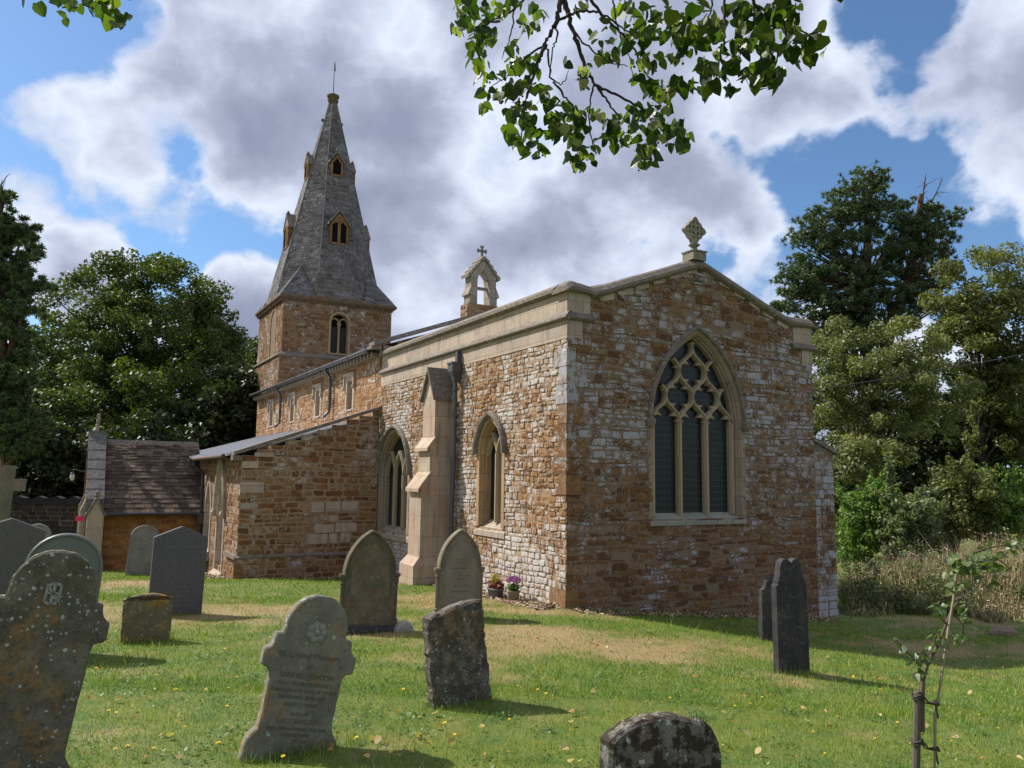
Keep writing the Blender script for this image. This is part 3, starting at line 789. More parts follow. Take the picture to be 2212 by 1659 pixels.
for u in (13.45, 20.15):
    b = MB()
    zt = 3.98
    b.tube([(-.30, u-.12, 5.42), (-.30, u-.12, 5.33), (-.22, u-.06, 5.24), (-.10, u, 5.14), (-.085, u, 5.05), (-.085, u, 4.15), (-.10, u, 4.03), (-.20, u+.03, 3.93), (-.24, u+.04, 3.86)], .048, 10)
    for z in (5.0, 4.45): b.tube([(-.085, u, z), (-.085, u, z+.05)], .062, 10)
    b.build('downpipe', [M['iron_pipe']], nave)
# bellcote over the nave gable
b = MB(); v0, v1 = 2.50, 3.50
lay(b, Ea(8.88), 6.35, 7.02, lambda z, h: [(v0-.02, v1+.02)], ch=(.1, .16), sw=(.16, .34))
lay(b, S(v0-.02), 6.35, 7.02, lambda z, h: [(8.88, 9.36)], ch=(.1, .16), sw=(.16, .34))
b.box(v0+.0, v1-.0, 8.9, 9.34, 6.3, 7.02, 1)
bell = b.build('bellcote_base', [stone_mat('bellcote_rubble', lichen=.5), M['mortar_d']], nave)
b = MB(); ya, yb = 8.93, 9.31
for sx in (-1, 1):
    xo = 3.0+sx*.445; xi = 3.0+sx*.20
    b.prism([(xi, 7.02), (xo, 7.02), (xo, 7.32), (3.0+sx*.41, 7.52), (3.0+sx*.41, 7.86), (xi, 7.86)], 'y', ya, yb)
    b.prism([(3.0+sx*.40, 7.28), (3.0+sx*.50, 7.28), (3.0+sx*.50, 7.33), (3.0+sx*.40, 7.56)], 'y', ya-.03, yb+.03)
head = [(-.50, 7.86), (.50, 7.86), (0, 8.36)]
ogee = [(.20, 7.74), (.17, 7.86), (.10, 7.95), (.03, 8.02), (0, 8.09)]
for sx in (-1, 1):
    poly = [(3+sx*.195, 7.70), (3+sx*.415, 7.70), (3+sx*.415, 7.88), (3.0, 8.38), (3.0, 8.09)] + [(3+sx*x, z) for x, z in ogee[::-1][1:]]
    b.prism(poly, 'y', ya+.002, yb-.002)
b.box(2.78, 3.22, 9.08, 9.16, 7.50, 7.58)
for sx in (-1, 1):
    for k in range(4):
        t0, t1 = k/4, (k+1)/4
        xa, za = 3+sx*(.51-.49*t0), 7.80+.60*t0; xb, zb = 3+sx*(.51-.49*t1), 7.80+.60*t1
        b.hexa([(xa, ya-.05, za), (xb, ya-.05, zb), (xb, yb+.05, zb), (xa, yb+.05, za)], [(xa+sx*.03, ya-.05, za+.09-.02*0), (xb, ya-.05, zb+.055), (xb, yb+.05, zb+.055), (xa+sx*.03, yb+.05, za+.09)])
b.box(2.94, 3.06, ya-.02, yb+.02, 8.38, 8.47)
b.build('bellcote', [ashlar_mat('bellcote_stone', c=(.27, .24, .20), bw=.4, bh=.26, dark=.5)], nave)
b = MB(); zc = 8.68; xc = 3.02
b.box(xc-.028, xc+.028, 9.09, 9.15, 8.44, zc+.14); b.box(xc-.14, xc+.14, 9.09, 9.15, zc-.03, zc+.03)
for (dx, dz) in ((0, .15), (-.15, 0), (.15, 0)):
    for (ex, ez) in ((dx, dz), (dx*.85+dz*.28, dz*.85+dx*.28), (dx*.85-dz*.28, dz*.85-dx*.28)):
        b.lathe([(0, -.03), (.026, -.015), (.026, .015), (0, .03)], (xc+ex, 9.12, zc+ez), 6)
b.lathe([(.07, 8.44), (.075, 8.49), (.03, 8.53)], (xc, 9.12, 0), 8)
b.build('bellcote_cross', [M['coping']], nave)

# ================= south aisle
am = MB(); VA = -3.5
def sp_aisle_e(z, h):
    if z < 2.46: return [(VA-.0, -.03)]
    a = VA+(z-2.46)/(3.80-2.46)*3.5
    return [(a, -.03)] if a < -.1 else []
lay(am, Ea(8.95), .12, 3.8, sp_aisle_e, ch=(.07, .17), sw=(.12, .46), rel=(0, .016), gap=.026, rough=.022, wob=.012)
lay(am, Ea(8.88), -.9, .06, lambda z, h: [(VA-.07, -.03)], ch=(.10, .17), sw=(.17, .40), rel=(0, .016), gap=.02)
A1 = Arch(11.38, .50, -.42, 1.02, 2.28); A2 = Arch(13.62, .52, -.05, .75, 1.85)
def sp_aisle_s(z, h):
    bl = []
    for A in (A1, A2):
        if z > A.sill:
            q = A.block(z, h, .05)
            if q: bl.append(q)
    return cut(8.95, 24.0, bl)
lay(am, S(VA), -.95, 2.46, sp_aisle_s, ch=(.11, .18), sw=(.18, .42), rel=(0, .02), gap=.016)
aisle = am.build('aisle', [M['iron_a'], mortar_mat('pale_mortar', (.36, .27, .19), (.27, .19, .125))], church)
b = MB()
b.prism([(8.97, .0), (8.87, .04), (8.855, .075), (8.87, .11), (8.93, .14), (8.97, .14)], 'x', VA-.08, -.03) if False else b.hexa(
    [(VA-.08, 8.97, .03), (VA-.08, 8.86, .05), (VA-.08, 8.85, .085), (VA-.08, 8.93, .14), (VA-.08, 8.97, .14)], [(-.03, 8.97, .03), (-.03, 8.86, .05), (-.03, 8.85, .085), (-.03, 8.93, .14), (-.03, 8.97, .14)])
b.box(VA-.085, VA+.0, 8.97, 10.3, .04, .135)
b.build('plinth_course', [M['coping']], aisle)
b = MB()
b.hexa([(VA-.2, 8.86, 2.52), (0, 8.86, 3.83), (0, 9.22, 3.83), (VA-.2, 9.22, 2.52)], [(VA-.2, 8.86, 2.61), (0, 8.86, 3.92), (0, 9.22, 3.92), (VA-.2, 9.22, 2.61)])
b.box(VA-.22, VA-.0, 8.86, 9.22, 2.40, 2.515)
b.build('aisle_coping', [M['coping']], aisle)
b = MB()
b.hexa([(VA-.32, 9.22, 2.50), (.0, 9.22, 3.56), (.0, 24, 3.56), (VA-.32, 24, 2.50)], [(VA-.32, 9.22, 2.54), (.0, 9.22, 3.62), (.0, 24, 3.62), (VA-.32, 24, 2.54)])
for k in range(25):
    u = 9.3+k*.6
    b.hexa([(VA-.32, u, 2.54), (0, u, 3.62), (0, u+.05, 3.62), (VA-.32, u+.05, 2.54)], [(VA-.32, u, 2.575), (0, u, 3.655), (0, u+.05, 3.655), (VA-.32, u+.05, 2.575)])
b.build('aisle_roof', [M['lead']], aisle)
b = MB()
b.tube([(VA-.36, 9.35, 2.50), (VA-.36, 14.6, 2.47)], .058, 10); b.box(VA-.31, VA, 9.25, 14.6, 2.43, 2.46)
b.build('gutter', [plain_mat('rusty_gutter', (.085, .05, .032), .6, .4, 0, .5, 9)], aisle)
b = MB()
b.tube([(VA-.36, 14.35, 2.45), (VA-.36, 14.35, 2.3), (VA-.26, 14.33, 2.2), (VA-.12, 14.28, 2.08), (VA-.10, 14.28, 1.9), (VA-.10, 14.28, .85)], .05, 10)
b.box(VA-.22, VA-.01, 14.16, 14.4, .55, .85); b.tube([(VA-.10, 14.28, .6), (VA-.10, 14.28, -.9)], .05, 10)
b.box(VA-.24, VA-.005, 14.14, 14.42, .83, .87)
b.build('downpipe', [M['gutter']], aisle)
for A in (A1, A2):
    b = MB(); f = S(VA)
    sweep_arch(b, f, A, [(.13, -.02), (.13, .03), (0, .032), (-.03, -.06), (-.05, -.08), (-.08, -.30)], 0, z0=A.sill-.05); b.build('window_surround', [M['ashlar']], aisle)
    if A is A1:
        b = MB(); sweep_arch(b, f, A, [(.24, -.01), (.24, .09), (.20, .13), (.15, .12), (.12, .03)], 0, arch_only=True)
        for sx in (-1, 1): b.lathe([(0, -.12), (.08, -.09), (.10, 0), (.07, .07), (0, .09)], f(A.c+sx*(A.h+.17), A.sp, .08), 8)
        b.build('hood_mould', [M['ashlar']], aisle)
    b = MB(); b.hexa([f(A.c-.68, A.sill-.35, .16), f(A.c+.68, A.sill-.35, .16), f(A.c+.66, A.sill-.20, .16), f(A.c-.66, A.sill-.20, .16)], [f(A.c-.6, A.sill-.35, -.3), f(A.c+.6, A.sill-.35, -.3), f(A.c+.55, A.sill+.22, -.3), f(A.c-.55, A.sill+.22, -.3)]); b.build('window_sill', [M['ashlar']], aisle)
    b = MB(); bar2d(b, f, [(A.c, A.sill), (A.c, A.sp+.3)], .10, -.12, -.24)
    for sx in (-1, 1): bar2d(b, f, [(A.c, A.sp+.1), (A.c+sx*.10, A.sp+.42), (A.c+sx*.25, A.sp+.62)], .08, -.12, -.24)
    b.build('window_tracery', [M['tracery']], aisle)
    b = MB(); fill_arch(b, f, A, -.03, -.26); b.build('window_glass', [M['glass']], aisle)
# pale blocks of an old repair and the corner quoins in the east wall
b = MB(); f = Ea(8.95)
for (s0, s1, z0, z1) in ((-1.75, -1.43, 1.14, 1.38), (-1.41, -1.01, 1.15, 1.39), (-.98, -.52, 1.16, 1.40), (-1.65, -1.15, .62, .83), (-1.12, -.56, .63, .86), (-1.82, -1.31, .35, .60), (-1.28, -1.07, .36, .60), (-.98, -.72, .38, .62), (-3.49, -2.95, 1.62, 1.88), (-3.2, -2.75, 2.50, 2.60), (-3.49, -3.1, 2.22, 2.38), (-1.3, -1.05, .88, 1.06)):
    b = MB()
    b.hexa([f(s0, z0, .024), f(s1, z0, .024), f(s1, z1, .024), f(s0, z1, .024)], [f(s0, z0, -.02), f(s1, z0, -.02), f(s1, z1, -.02), f(s0, z1, -.02)])
    b.build('repair_block', [M['ashlar']], aisle)

# ================= tower
tm = MB(); T0, T1, U0, U1 = .95, 6.20, 25.0, 30.25
BW = Arch(3.62, .42, 7.72, 9.22, 9.64); SWn = Arch(26.95, .52, 7.58, 9.2, 9.86)
def sp_te(z, h):
    bl = []
    if 7.68 < z < 9.8:
        q = BW.block(z, h, .05)
        if q: bl.append(q)
    return cut(T0, T1, bl)
def sp_ts(z, h):
    bl = []
    if 7.58 < z < 9.9:
        q = SWn.block(z, h, .02)
        if q: bl.append(q)
    return cut(U0, U1, bl)
tw = dict(ch=(.10, .17), sw=(.18, .42), rel=(0, .016), rough=.010, gap=.012)
lay(tm, Ea(U0), 7.5, 10.02, sp_te, **tw); lay(tm, S(T0), 7.5, 10.02, sp_ts, **tw)
e = .10
lay(tm, Ea(U0-e), 3.0, 7.42, lambda z, h: [(T0-e, T1+e)], **tw)
lay(tm, S(T0-e), -1, 7.42, lambda z, h: cut(U0-e, U1+e, [(28.72, 28.86)] if 6.2 < z < 6.6 else []), **tw)
tm.box(T0+.02, T1, U0+.55, U1, -1, 10.0, 1); tm.box(T1-.02, T1, U0+.02, U1, -1, 10.0, 1)
tower = tm.build('tower', [M['iron_t'], M['mortar_d']], church)
b = MB()
def hoop(x0, x1, y0, y1, prof):
    rows = [[(x0-o, y0-o, z), (x1+o, y0-o, z), (x1+o, y1+o, z), (x0-o, y1+o, z)] for o, z in prof]
    b.strip(rows, 0, True)
hoop(T0, T1, U0, U1, [(e+.02, 7.38), (e+.08, 7.42), (e+.08, 7.48), (.0, 7.62), (-.05, 7.62)])
b.build('string_course', [M['coping']], tower)
b = MB()
hoop(T0, T1, U0, U1, [(-.02, 10.0), (.05, 10.0), (.06, 10.08), (.13, 10.10), (.20, 10.17), (.20, 10.25), (.0, 10.45)])
for k in range(16):
    t = k/15
    b.box(T0+(T1-T0)*t-.05, T0+(T1-T0)*t+.05, U0-.12, U0, 9.99, 10.09) if False else None
    b.box(T0-.13, T0, U0+(U1-U0)*t-.05, U0+(U1-U0)*t+.05, 9.985, 10.095)
b.build('cornice', [lichen_slab_mat('tower_cornice', (.10, .07, .05), (.17, .115, .07), .3, .2, .5, 1.2)], tower)
b = MB(); f = Ea(U0)
sweep_arch(b, f, BW, [(.10, -.02), (.10, .022), (0, .024), (-.01, -.10), (-.03, -.26)], 0)
b.lathe([(.085, 7.72), (.085, 7.80), (.055, 7.84), (.05, 8.95), (.075, 9.0), (.065, 9.05), (.10, 9.16), (.10, 9.2)], (3.62, U0+.14, 0), 10)
for sx in (-1, 1):
    c = BW.c+sx*.21
    bar2d(b, f, [(c+.20*cos(a), 9.2+.20*sin(a)*1.1) for a in [pi*i/8 for i in range(9)]], .07, -.08, -.22)
b.box(3.1, 4.14, U0-.05, U0+.3, 7.66, 7.72)
b.build('belfry_window', [M['dress_w']], tower)
b = MB()
for sx in (-1, 1):
    for k in range(1): b.box(BW.c+sx*.21-.19, BW.c+sx*.21+.19, U0+.20, U0+.23, 7.72, 9.02)
b.build('louvre_boards', [M['wood_d']], tower)
b = MB(); fill_arch(b, f, BW, 0, -.24); b.build('dark_opening', [M['void']], tower)
b = MB(); f = S(T0); sweep_arch(b, f, SWn, [(.09, -.02), (.09, .02), (0, .022), (-.01, -.26)], 0); fill_arch(b, f, SWn, 0, -.25); b.build('blocked_window', [M['dress_w']], tower)
b = MB(); b.box(T0-.02, T0+.06, 28.70, 28.88, 6.15, 6.65); b.build('slit_window', [M['void']], tower)

# ================= spire
sm = MB(); cx0, cy0 = (T0+T1)/2, (U0+U1)/2; ZB, ZT = 10.36, 21.35; AP = (T1-T0)/2+.05
def apo(z):
    t = (z-ZB)/(ZT-ZB); return AP*(1-t)+.17*t+.10*max(0, 1-t*5)**2*0
tn = math.tan(pi/8)
for k in range(8):
    a = -pi/2+k*pi/4
    nx, ny = cos(a), sin(a); tx, ty = -ny, nx
    def Mk(s, z, d, nx=nx, ny=ny, tx=tx, ty=ty): r_ = apo(z)+d; return (cx0+nx*r_+tx*s, cy0+ny*r_+ty*s, z)
    lay(sm, Mk, ZB, ZT, lambda z, h: [(-apo(z+h/2)*tn, apo(z+h/2)*tn)], ch=(.11, .17), sw=(.20, .42), rel=(.0, .012), rough=.008, gap=.008)
# broaches: half pyramids over the tower corners
for (sx, sy) in ((-1, -1), (1, -1), (1, 1), (-1, 1)):
    co = (cx0+sx*(AP+.12), cy0+sy*(AP+.12), ZB-.08)
    zt = 12.0; d = apo(zt)/sqrt(2); top = (cx0+sx*d, cy0+sy*d, zt)
    e1 = (cx0+sx*(AP+.06)*tn*1.0, cy0+sy*(AP+.12), ZB-.08); e2 = (cx0+sx*(AP+.12), cy0+sy*(AP+.06)*tn, ZB-.08)
    for (P0, P1) in ((co, e1), (co, e2)):
        P0v, P1v, Tv = Vector(P0), Vector(P1), Vector(top)
        nrm = (P1v-P0v).cross(Tv-P0v).normalized()
        if nrm.z < 0: nrm = -nrm
        zlen = Tv.z-P0v.z
        def Mb(s, z, d, P0v=P0v, P1v=P1v, Tv=Tv, nrm=nrm, zlen=zlen):
            t = (z-P0v.z)/zlen; A = P0v.lerp(Tv, t); B = P1v.lerp(Tv, t); l = (P1v-P0v).length*(1-t)
            q = A.lerp(B, s/l if l > 1e-6 else 0); return tuple(q+nrm*d)
        Lb = (P1v-P0v).length
        lay(sm, Mb, P0v.z, zt-.05, lambda z, h, Lb=Lb, P0v=P0v, zlen=zlen: [(0, Lb*(1-(z-P0v.z)/zlen))], ch=(.13, .2), sw=(.22, .46), rel=(0, .012), rough=.008, gap=.01)
spire = sm.build('spire', [M['spire'], M['mortar_d']], church)
b = MB()
for k in range(8):
    a = -pi/2+pi/8+k*pi/4; r1 = apo(ZB+1.2)/cos(pi/8); r2 = apo(ZT)/cos(pi/8)
    b.tube([(cx0+cos(a)*r1, cy0+sin(a)*r1, ZB+1.2), (cx0+cos(a)*r2, cy0+sin(a)*r2, ZT)], .022, 5)
b.build('spire_rib', [plain_mat('rib_stone', (.15, .145, .145), .9, .1, 0, .45, 7)], spire)
b = MB()
b.lathe([(.20, 21.25), (.27, 21.36), (.30, 21.44), (.24, 21.48), (.24, 21.56), (.33, 21.62), (.33, 21.70), (.20, 21.76), (0, 21.78)], (cx0, cy0, 0), 8)
capm = lichen_slab_mat('cap_stone', (.10, .085, .06), (.16, .12, .06), .8, .1, .4, 2)
b.build('spire_cap', [capm], spire)
for k in range(4):
    b = MB(); a = k*pi/2; b.lathe([(.03, -.08), (.08, -.05), (.08, .05), (.03, .08)], (cx0+cos(a)*.50, cy0+sin(a)*.50, 20.25), 6); b.tube([(cx0+cos(a)*.3, cy0+sin(a)*.3, 20.25), (cx0+cos(a)*.5, cy0+sin(a)*.5, 20.25)], .05, 6)
    b.build('spire_knob', [capm], spire)
b = MB(); b.tube([(cx0, cy0, 21.7), (cx0, cy0, 23.6)], [.028, .014], 6)
b.hexa([(cx0, cy0-.03, 23.1), (cx0+.02, cy0-.03, 23.55), (cx0+.07, cy0-.03, 23.1)], [(cx0, cy0+.03, 23.1), (cx0+.02, cy0+.03, 23.55), (cx0+.07, cy0+.03, 23.1)])
b.build('weathervane', [M['iron_pipe']], spire)
SPL = stone_mat('spire_light_stone', ramp=[(0, (.19, .105, .05)), (1, (.27, .16, .08))], lichen=.35, dark=.3)
def lucarne(k, zb, zt, half, lights):
    """gabled spire light on cardinal face k"""
    a = -pi/2+k*pi/2; nx, ny = cos(a), sin(a); tx, ty = -ny, nx
    r_ = apo(zb)+.02
    def F(s, z, d): return (cx0+nx*(r_+d)+tx*s, cy0+ny*(r_+d)+ty*s, z)
    ze = zb+(zt-zb)*.58; dep = -1.3
    b = MB()
    jw = .11 if lights == 2 else .09
    for sx in (-1, 1): b.hexa([F(sx*half, zb, .07), F(sx*(half-jw), zb, .07), F(sx*(half-jw), ze, .07), F(sx*half, ze, .07)], [F(sx*half, zb, dep), F(sx*(half-jw), zb, dep), F(sx*(half-jw), ze, dep), F(sx*half, ze, dep)])
    b.hexa([F(-half, zb-.08, .04), F(half, zb-.08, .04), F(half, zb+.02, .04), F(-half, zb+.02, .04)], [F(-half, zb-.08, dep), F(half, zb-.08, dep), F(half, zb+.02, dep), F(-half, zb+.02, dep)])
    g = [(-half, ze-.02), (-half+.16, ze-.02), (-.02 if lights == 1 else -.2, ze+.18 if lights == 1 else ze+.10), (.0, ze+.05 if lights == 2 else ze+.18), (.02 if lights == 1 else .2, ze+.18 if lights == 1 else ze+.10), (half-.16, ze-.02), (half, ze-.02), (0, zt-.06)]
    b.hexa([F(s, z, .05) for s, z in g], [F(s, z, -.25) for s, z in g])
    if lights == 2: b.hexa([F(-.07, zb, .04), F(.07, zb, .04), F(.07, ze+.1, .04), F(-.07, ze+.1, .04)], [F(-.075, zb, -.2), F(.075, zb, -.2), F(.075, ze+.1, -.2), F(-.075, ze+.1, -.2)])
    b.build('spire_light', [SPL], spire)
    c = MB()
    for sx in (-1, 1):
        o = (half+.09, ze-.06)
        c.hexa([F(sx*o[0], o[1], .08), F(0, zt, .08), F(0, zt, dep), F(sx*o[0], o[1], dep)], [F(sx*o[0], o[1]+.12, .08), F(0, zt+.12, .08), F(0, zt+.12, dep), F(sx*o[0], o[1]+.12, dep)])
    c.lathe([(.05, 0), (.09, .06), (.04, .16), (0, .2)], F(0, zt+.08, -.02), 6)
    c.build('spire_light_roof', [M['coping']], spire)
    c = MB(); c.add([F(-half+.08, zb, .002), F(half-.08, zb, .002), F(half-.08, ze, .002), F(0, zt-.18, .002), F(-half+.08, ze, .002)], [(0, 1, 2, 3, 4)])
    c.build('dark_opening', [M['void']], spire)
for k in range(4):
    lucarne(k, 13.25, 14.85, .46, 2); lucarne(k, 17.0, 18.15, .30, 1)

# ================= porch
pm = MB(); PU0, PU1, PV0, PV1 = 14.55, 18.45, -6.62, -3.5; PE, PR, PM = .90, 3.0, 16.5
lay(pm, Ea(PU0), -1.1, .88, lambda z, h: [(PV0+.4, PV1)], ch=(.12, .155), sw=(.22, .44), rel=(0, .010), gap=.012, rough=.005, regular=True)
pm.box(PV0+.3, PV1, PU1-.05, PU1, -1.1, .88, 1)
def sp_pg(z, h):
    if z < 1.25: return [(PU0, PU1)]
    w = 1.98*(1-(z-1.25)/2.0); return [(PM-w, PM+w)] if w > .1 else []
lay(pm, S(PV0), -1.1, 3.2, lambda z, h: cut(*sp_pg(z, h)[0], [(15.7, 17.3)] if z < 1.0 else []) if sp_pg(z, h) else [], ch=(.13, .18), sw=(.25, .5), rel=(0, .01))
porch = pm.build('porch', [M['iron_p'], mortar_mat('porch_mortar', (.30, .19, .11), (.22, .13, .07))], church)
b = MB()
slope = (PR-PE)/(PM-(PU0-.25))
L = hypot(PR-PE, PM-PU0+.25)
def Mr(s, q, d):
    t = q/L; y = (PU0-.25)+(PM-PU0+.25)*t; z = PE+(PR-PE)*t
    nl = 1/hypot(1, slope); return (s, y-d*slope*nl, z+d*nl)
q = 0; hq = .20
while q < L-.02:
    h = hq*(1-.5*q/L); s = PV0+.42; q1 = min(q+h, L)
    while s < PV1:
        w = rng.uniform(.14, .34); w = min(w, PV1-s+.02)
        j = rng.uniform(-.012, .012); t_ = rng.uniform(.02, .045)
        qa, qb = q-.03+j, min(q1+.06, L)
        b.hexa([Mr(s+.004, qa, .005+t_), Mr(s+w-.004, qa+rng.uniform(-.012, .012), .005+t_), Mr(s+w-.004, qb, .012), Mr(s+.004, qb, .012)], [Mr(s+.004, qa, t_-.022), Mr(s+w-.004, qa, t_-.022), Mr(s+w-.004, qb, -.02), Mr(s+.004, qb, -.02)])
        s += w
    q += h
b.add([(PV0+.4, PU0-.2, PE-.01), (PV0+.4, PM, PR-.05), (PV1, PM, PR-.05), (PV1, PU0-.2, PE-.01)], [(0, 1, 2, 3)]); b.add([(PV0+.4, PU1+.2, PE-.01), (PV0+.4, PM, PR-.05), (PV1, PM, PR-.05), (PV1, PU1+.2, PE-.01)], [(0, 1, 2, 3)])
b.build('slate_roof', [M['slate_roof']], porch)
b = MB()
for k in range(6):
    a = PV0+.42+k*(PV1-PV0-.42)/6
    b.prism([(PM-.14, PR-.10), (PM-.02, PR+.06+rng.uniform(-.01, .01)), (PM+.02, PR+.06), (PM+.14, PR-.10)], 'x', a+.005, a+(PV1-PV0-.42)/6-.003)
b.build('ridge_tiles', [M['coping']], porch)
b = MB()
b.tube([(PV0+.45, PU0-.30, .87), (PV1-.1, PU0-.30, .86)], .05, 8); b.box(PV0+.42, PV1, PU0-.25, PU0-.012, .835, .86)
b.build('gutter', [M['gutter']], porch)
# gable wall coping built of stepped blocks, seen edge-on
b = MB()
for sx in (-1, 1):
    for k in range(7):
        t0, t1 = k/7, (k+1)/7
        ua, ub = PM+sx*(2.08-2.02*t0), PM+sx*(2.08-2.02*t1); za, zb = 1.20+2.0*t0, 1.20+2.0*t1
        off = .02*(k % 2)
        b.hexa([(PV0-.03-off*.3, ua, za-.14), (PV0-.03-off*.3, ub, zb-.14), (PV0+.42, ub, zb-.14), (PV0+.42, ua, za-.14)], [(PV0-.04, ua, za+.10), (PV0-.04, ub, zb+.085), (PV0+.43, ub, zb+.085), (PV0+.43, ua, za+.10)])
b.box(PV0-.05, PV0+.43, PM-.16, PM+.16, 3.16, 3.30)
for sx in (-1, 1): b.box(PV0-.05, PV0+.43, PM+sx*2.08-.14, PM+sx*2.08+.14, 1.0, 1.19)
b.build('gable_coping', [lichen_slab_mat('dark_coping', (.10, .095, .095), (.17, .16, .15), 0, .35, .4, 1.4)], porch)
b = MB(); b.box(PV0+.14, PV0+.23, PM-.05, PM+.05, 3.29, 3.86); b.box(PV0+.14, PV0+.23, PM-.24, PM+.24, 3.58, 3.68)
b.build('gable_cross', [M['dress']], porch)
def gablet_buttress(x0, x1, y0, y1, zb, ze, zt, ax):
    """small buttress with a gabled cap; ax 'x' or 'y' is the way it faces"""
    b = MB(); b.box(x0, x1, y0, y1, zb, ze)
    b.box(x0-.05, x1+.05, y0-.05, y1+.05, zb, zb+.62 if zb > -2 else 0)
    b.hexa([(x0-.05, y0-.05, zb+.62), (x1+.05, y0-.05, zb+.62), (x1+.05, y1+.05, zb+.62), (x0-.05, y1+.05, zb+.62)], [(x0-.001, y0-.001, zb+.86), (x1+.001, y0-.001, zb+.86), (x1+.001, y1+.001, zb+.86), (x0-.001, y1+.001, zb+.86)])
    b.box(x0-.07, x1+.07, y0-.07, y1+.07, zb+.55, zb+.63)
    m_ = (x0+x1)/2
    b.prism([(x0+.001, ze-.002), (x1-.001, ze-.002), (m_, zt)], 'y', y0+.001, y1)
    b.build('porch_buttress', [M['ashlar_b'] if False else ashlar_mat('porch_buttress_stone', c=(.40, .33, .26), bw=.8, bh=.5, dark=.15)], porch)
    c = MB()
    for sx, xo in ((-1, x0-.05), (1, x1+.05)):
        c.hexa([(xo, y0-.05, ze-.06), (m_, y0-.05, zt), (m_, y1, zt), (xo, y1, ze-.06)], [(xo, y0-.05, ze+.01), (m_, y0-.05, zt+.08), (m_, y1, zt+.08), (xo, y1, ze+.01)])
    c.lathe([(.05, 0), (.09, .06), (.05, .10), (.07, .14), (0, .20)], (m_, y0+.02, zt+.05), 6)
    c.build('buttress_cap', [M['coping']], porch)
gablet_buttress(-6.60, -6.18, 14.20, 14.60, -1.15, .86, 1.30, 'y')
b = MB()
b.prism([(PV0+.02, -1.15), (PV0-.22, -1.15), (PV0-.22, -.5), (PV0-.15, -.36), (PV0-.15, .98), (PV0-.10, 1.10), (PV0+.02, 1.40)], 'y', 14.66, 15.15)
pf_ = ashlar_mat('porch_front_stone', c=(.36, .31, .25), bw=.8, bh=.5, dark=.3); b.build('porch_buttress', [pf_], porch); b = MB()
b.prism([(PV0+.02, -1.15), (PV0-.22, -1.15), (PV0-.22, -.5), (PV0-.15, -.36), (PV0-.15, .98), (PV0-.10, 1.10), (PV0+.02, 1.40)], 'y', 17.85, 18.35)
b.build('porch_buttress', [pf_], porch)

# ------------------------------------------------------------------ ground
def vnoise(x, y, seed=0):
    xi = np.floor(x).astype(np.int64); yi = np.floor(y).astype(np.int64); xf = x-xi; yf = y-yi
    def h(a, b):
        k = (a*374761393+b*668265263+seed*1442695041) & 0x7fffffff
        k = ((k ^ (k >> 13))*1274126177) & 0x7fffffff
        return ((k ^ (k >> 16)) & 0xffff)/65535.0
    u = xf*xf*(3-2*xf); v = yf*yf*(3-2*yf)
    return (h(xi, yi)*(1-u)+h(xi+1, yi)*u)*(1-v)+(h(xi, yi+1)*(1-u)+h(xi+1, yi+1)*u)*v
def fbm(x, y, seed=0, o=4):
    s = 0; a = .5; t = 0
    for k in range(o): s = s+a*vnoise(x*2**k, y*2**k, seed+k); t += a; a *= .55
    return s/t
# parched patches: (pixel centre) -> metres, with radii
DRY = []
for (px, py, rx, ry, w) in ((1250, 1385, 2.2, 1.1, 1.0), (1480, 1395, 1.6, .8, .8), (1030, 1300, 2.2, .9, .9), (880, 1310, 1.4, .7, .8), (430, 1318, 2.6, .9, 1.0), (560, 1345, 1.4, .6, .8),
                            (260, 1260, 2.0, .7, .7), (1110, 1318, 1.6, .5, 1.0), (1560, 1420, 1.4, .6, .5), (2050, 1400, 2.2, 1.2, .65), (1880, 1330, 1.5, .8, .5), (230, 1330, 1.6, .9, .7), (730, 1330, 1.0, .5, .4), (2100, 1340, 2.0, 1.0, .6)):
    p = on_ground(px, py); DRY.append((p.x, p.y, rx, ry, w))
def dryness(x, y):
    d = np.zeros_like(x)
    for (a, b_, rx, ry, w) in DRY:
        d = np.maximum(d, w*np.exp(-.7*(((x-a)/rx)**2+((y-b_)/ry)**2)))
    n = fbm(x*1.3, y*1.3, 3, 5); n2 = fbm(x*5, y*5, 9, 3)
    v = d*1.0+(n-.5)*1.3+(n2-.5)*1.1+(fbm(x*14, y*14, 31, 2)-.5)*.5
    return np.clip((v-.30)/.42, 0, 1)

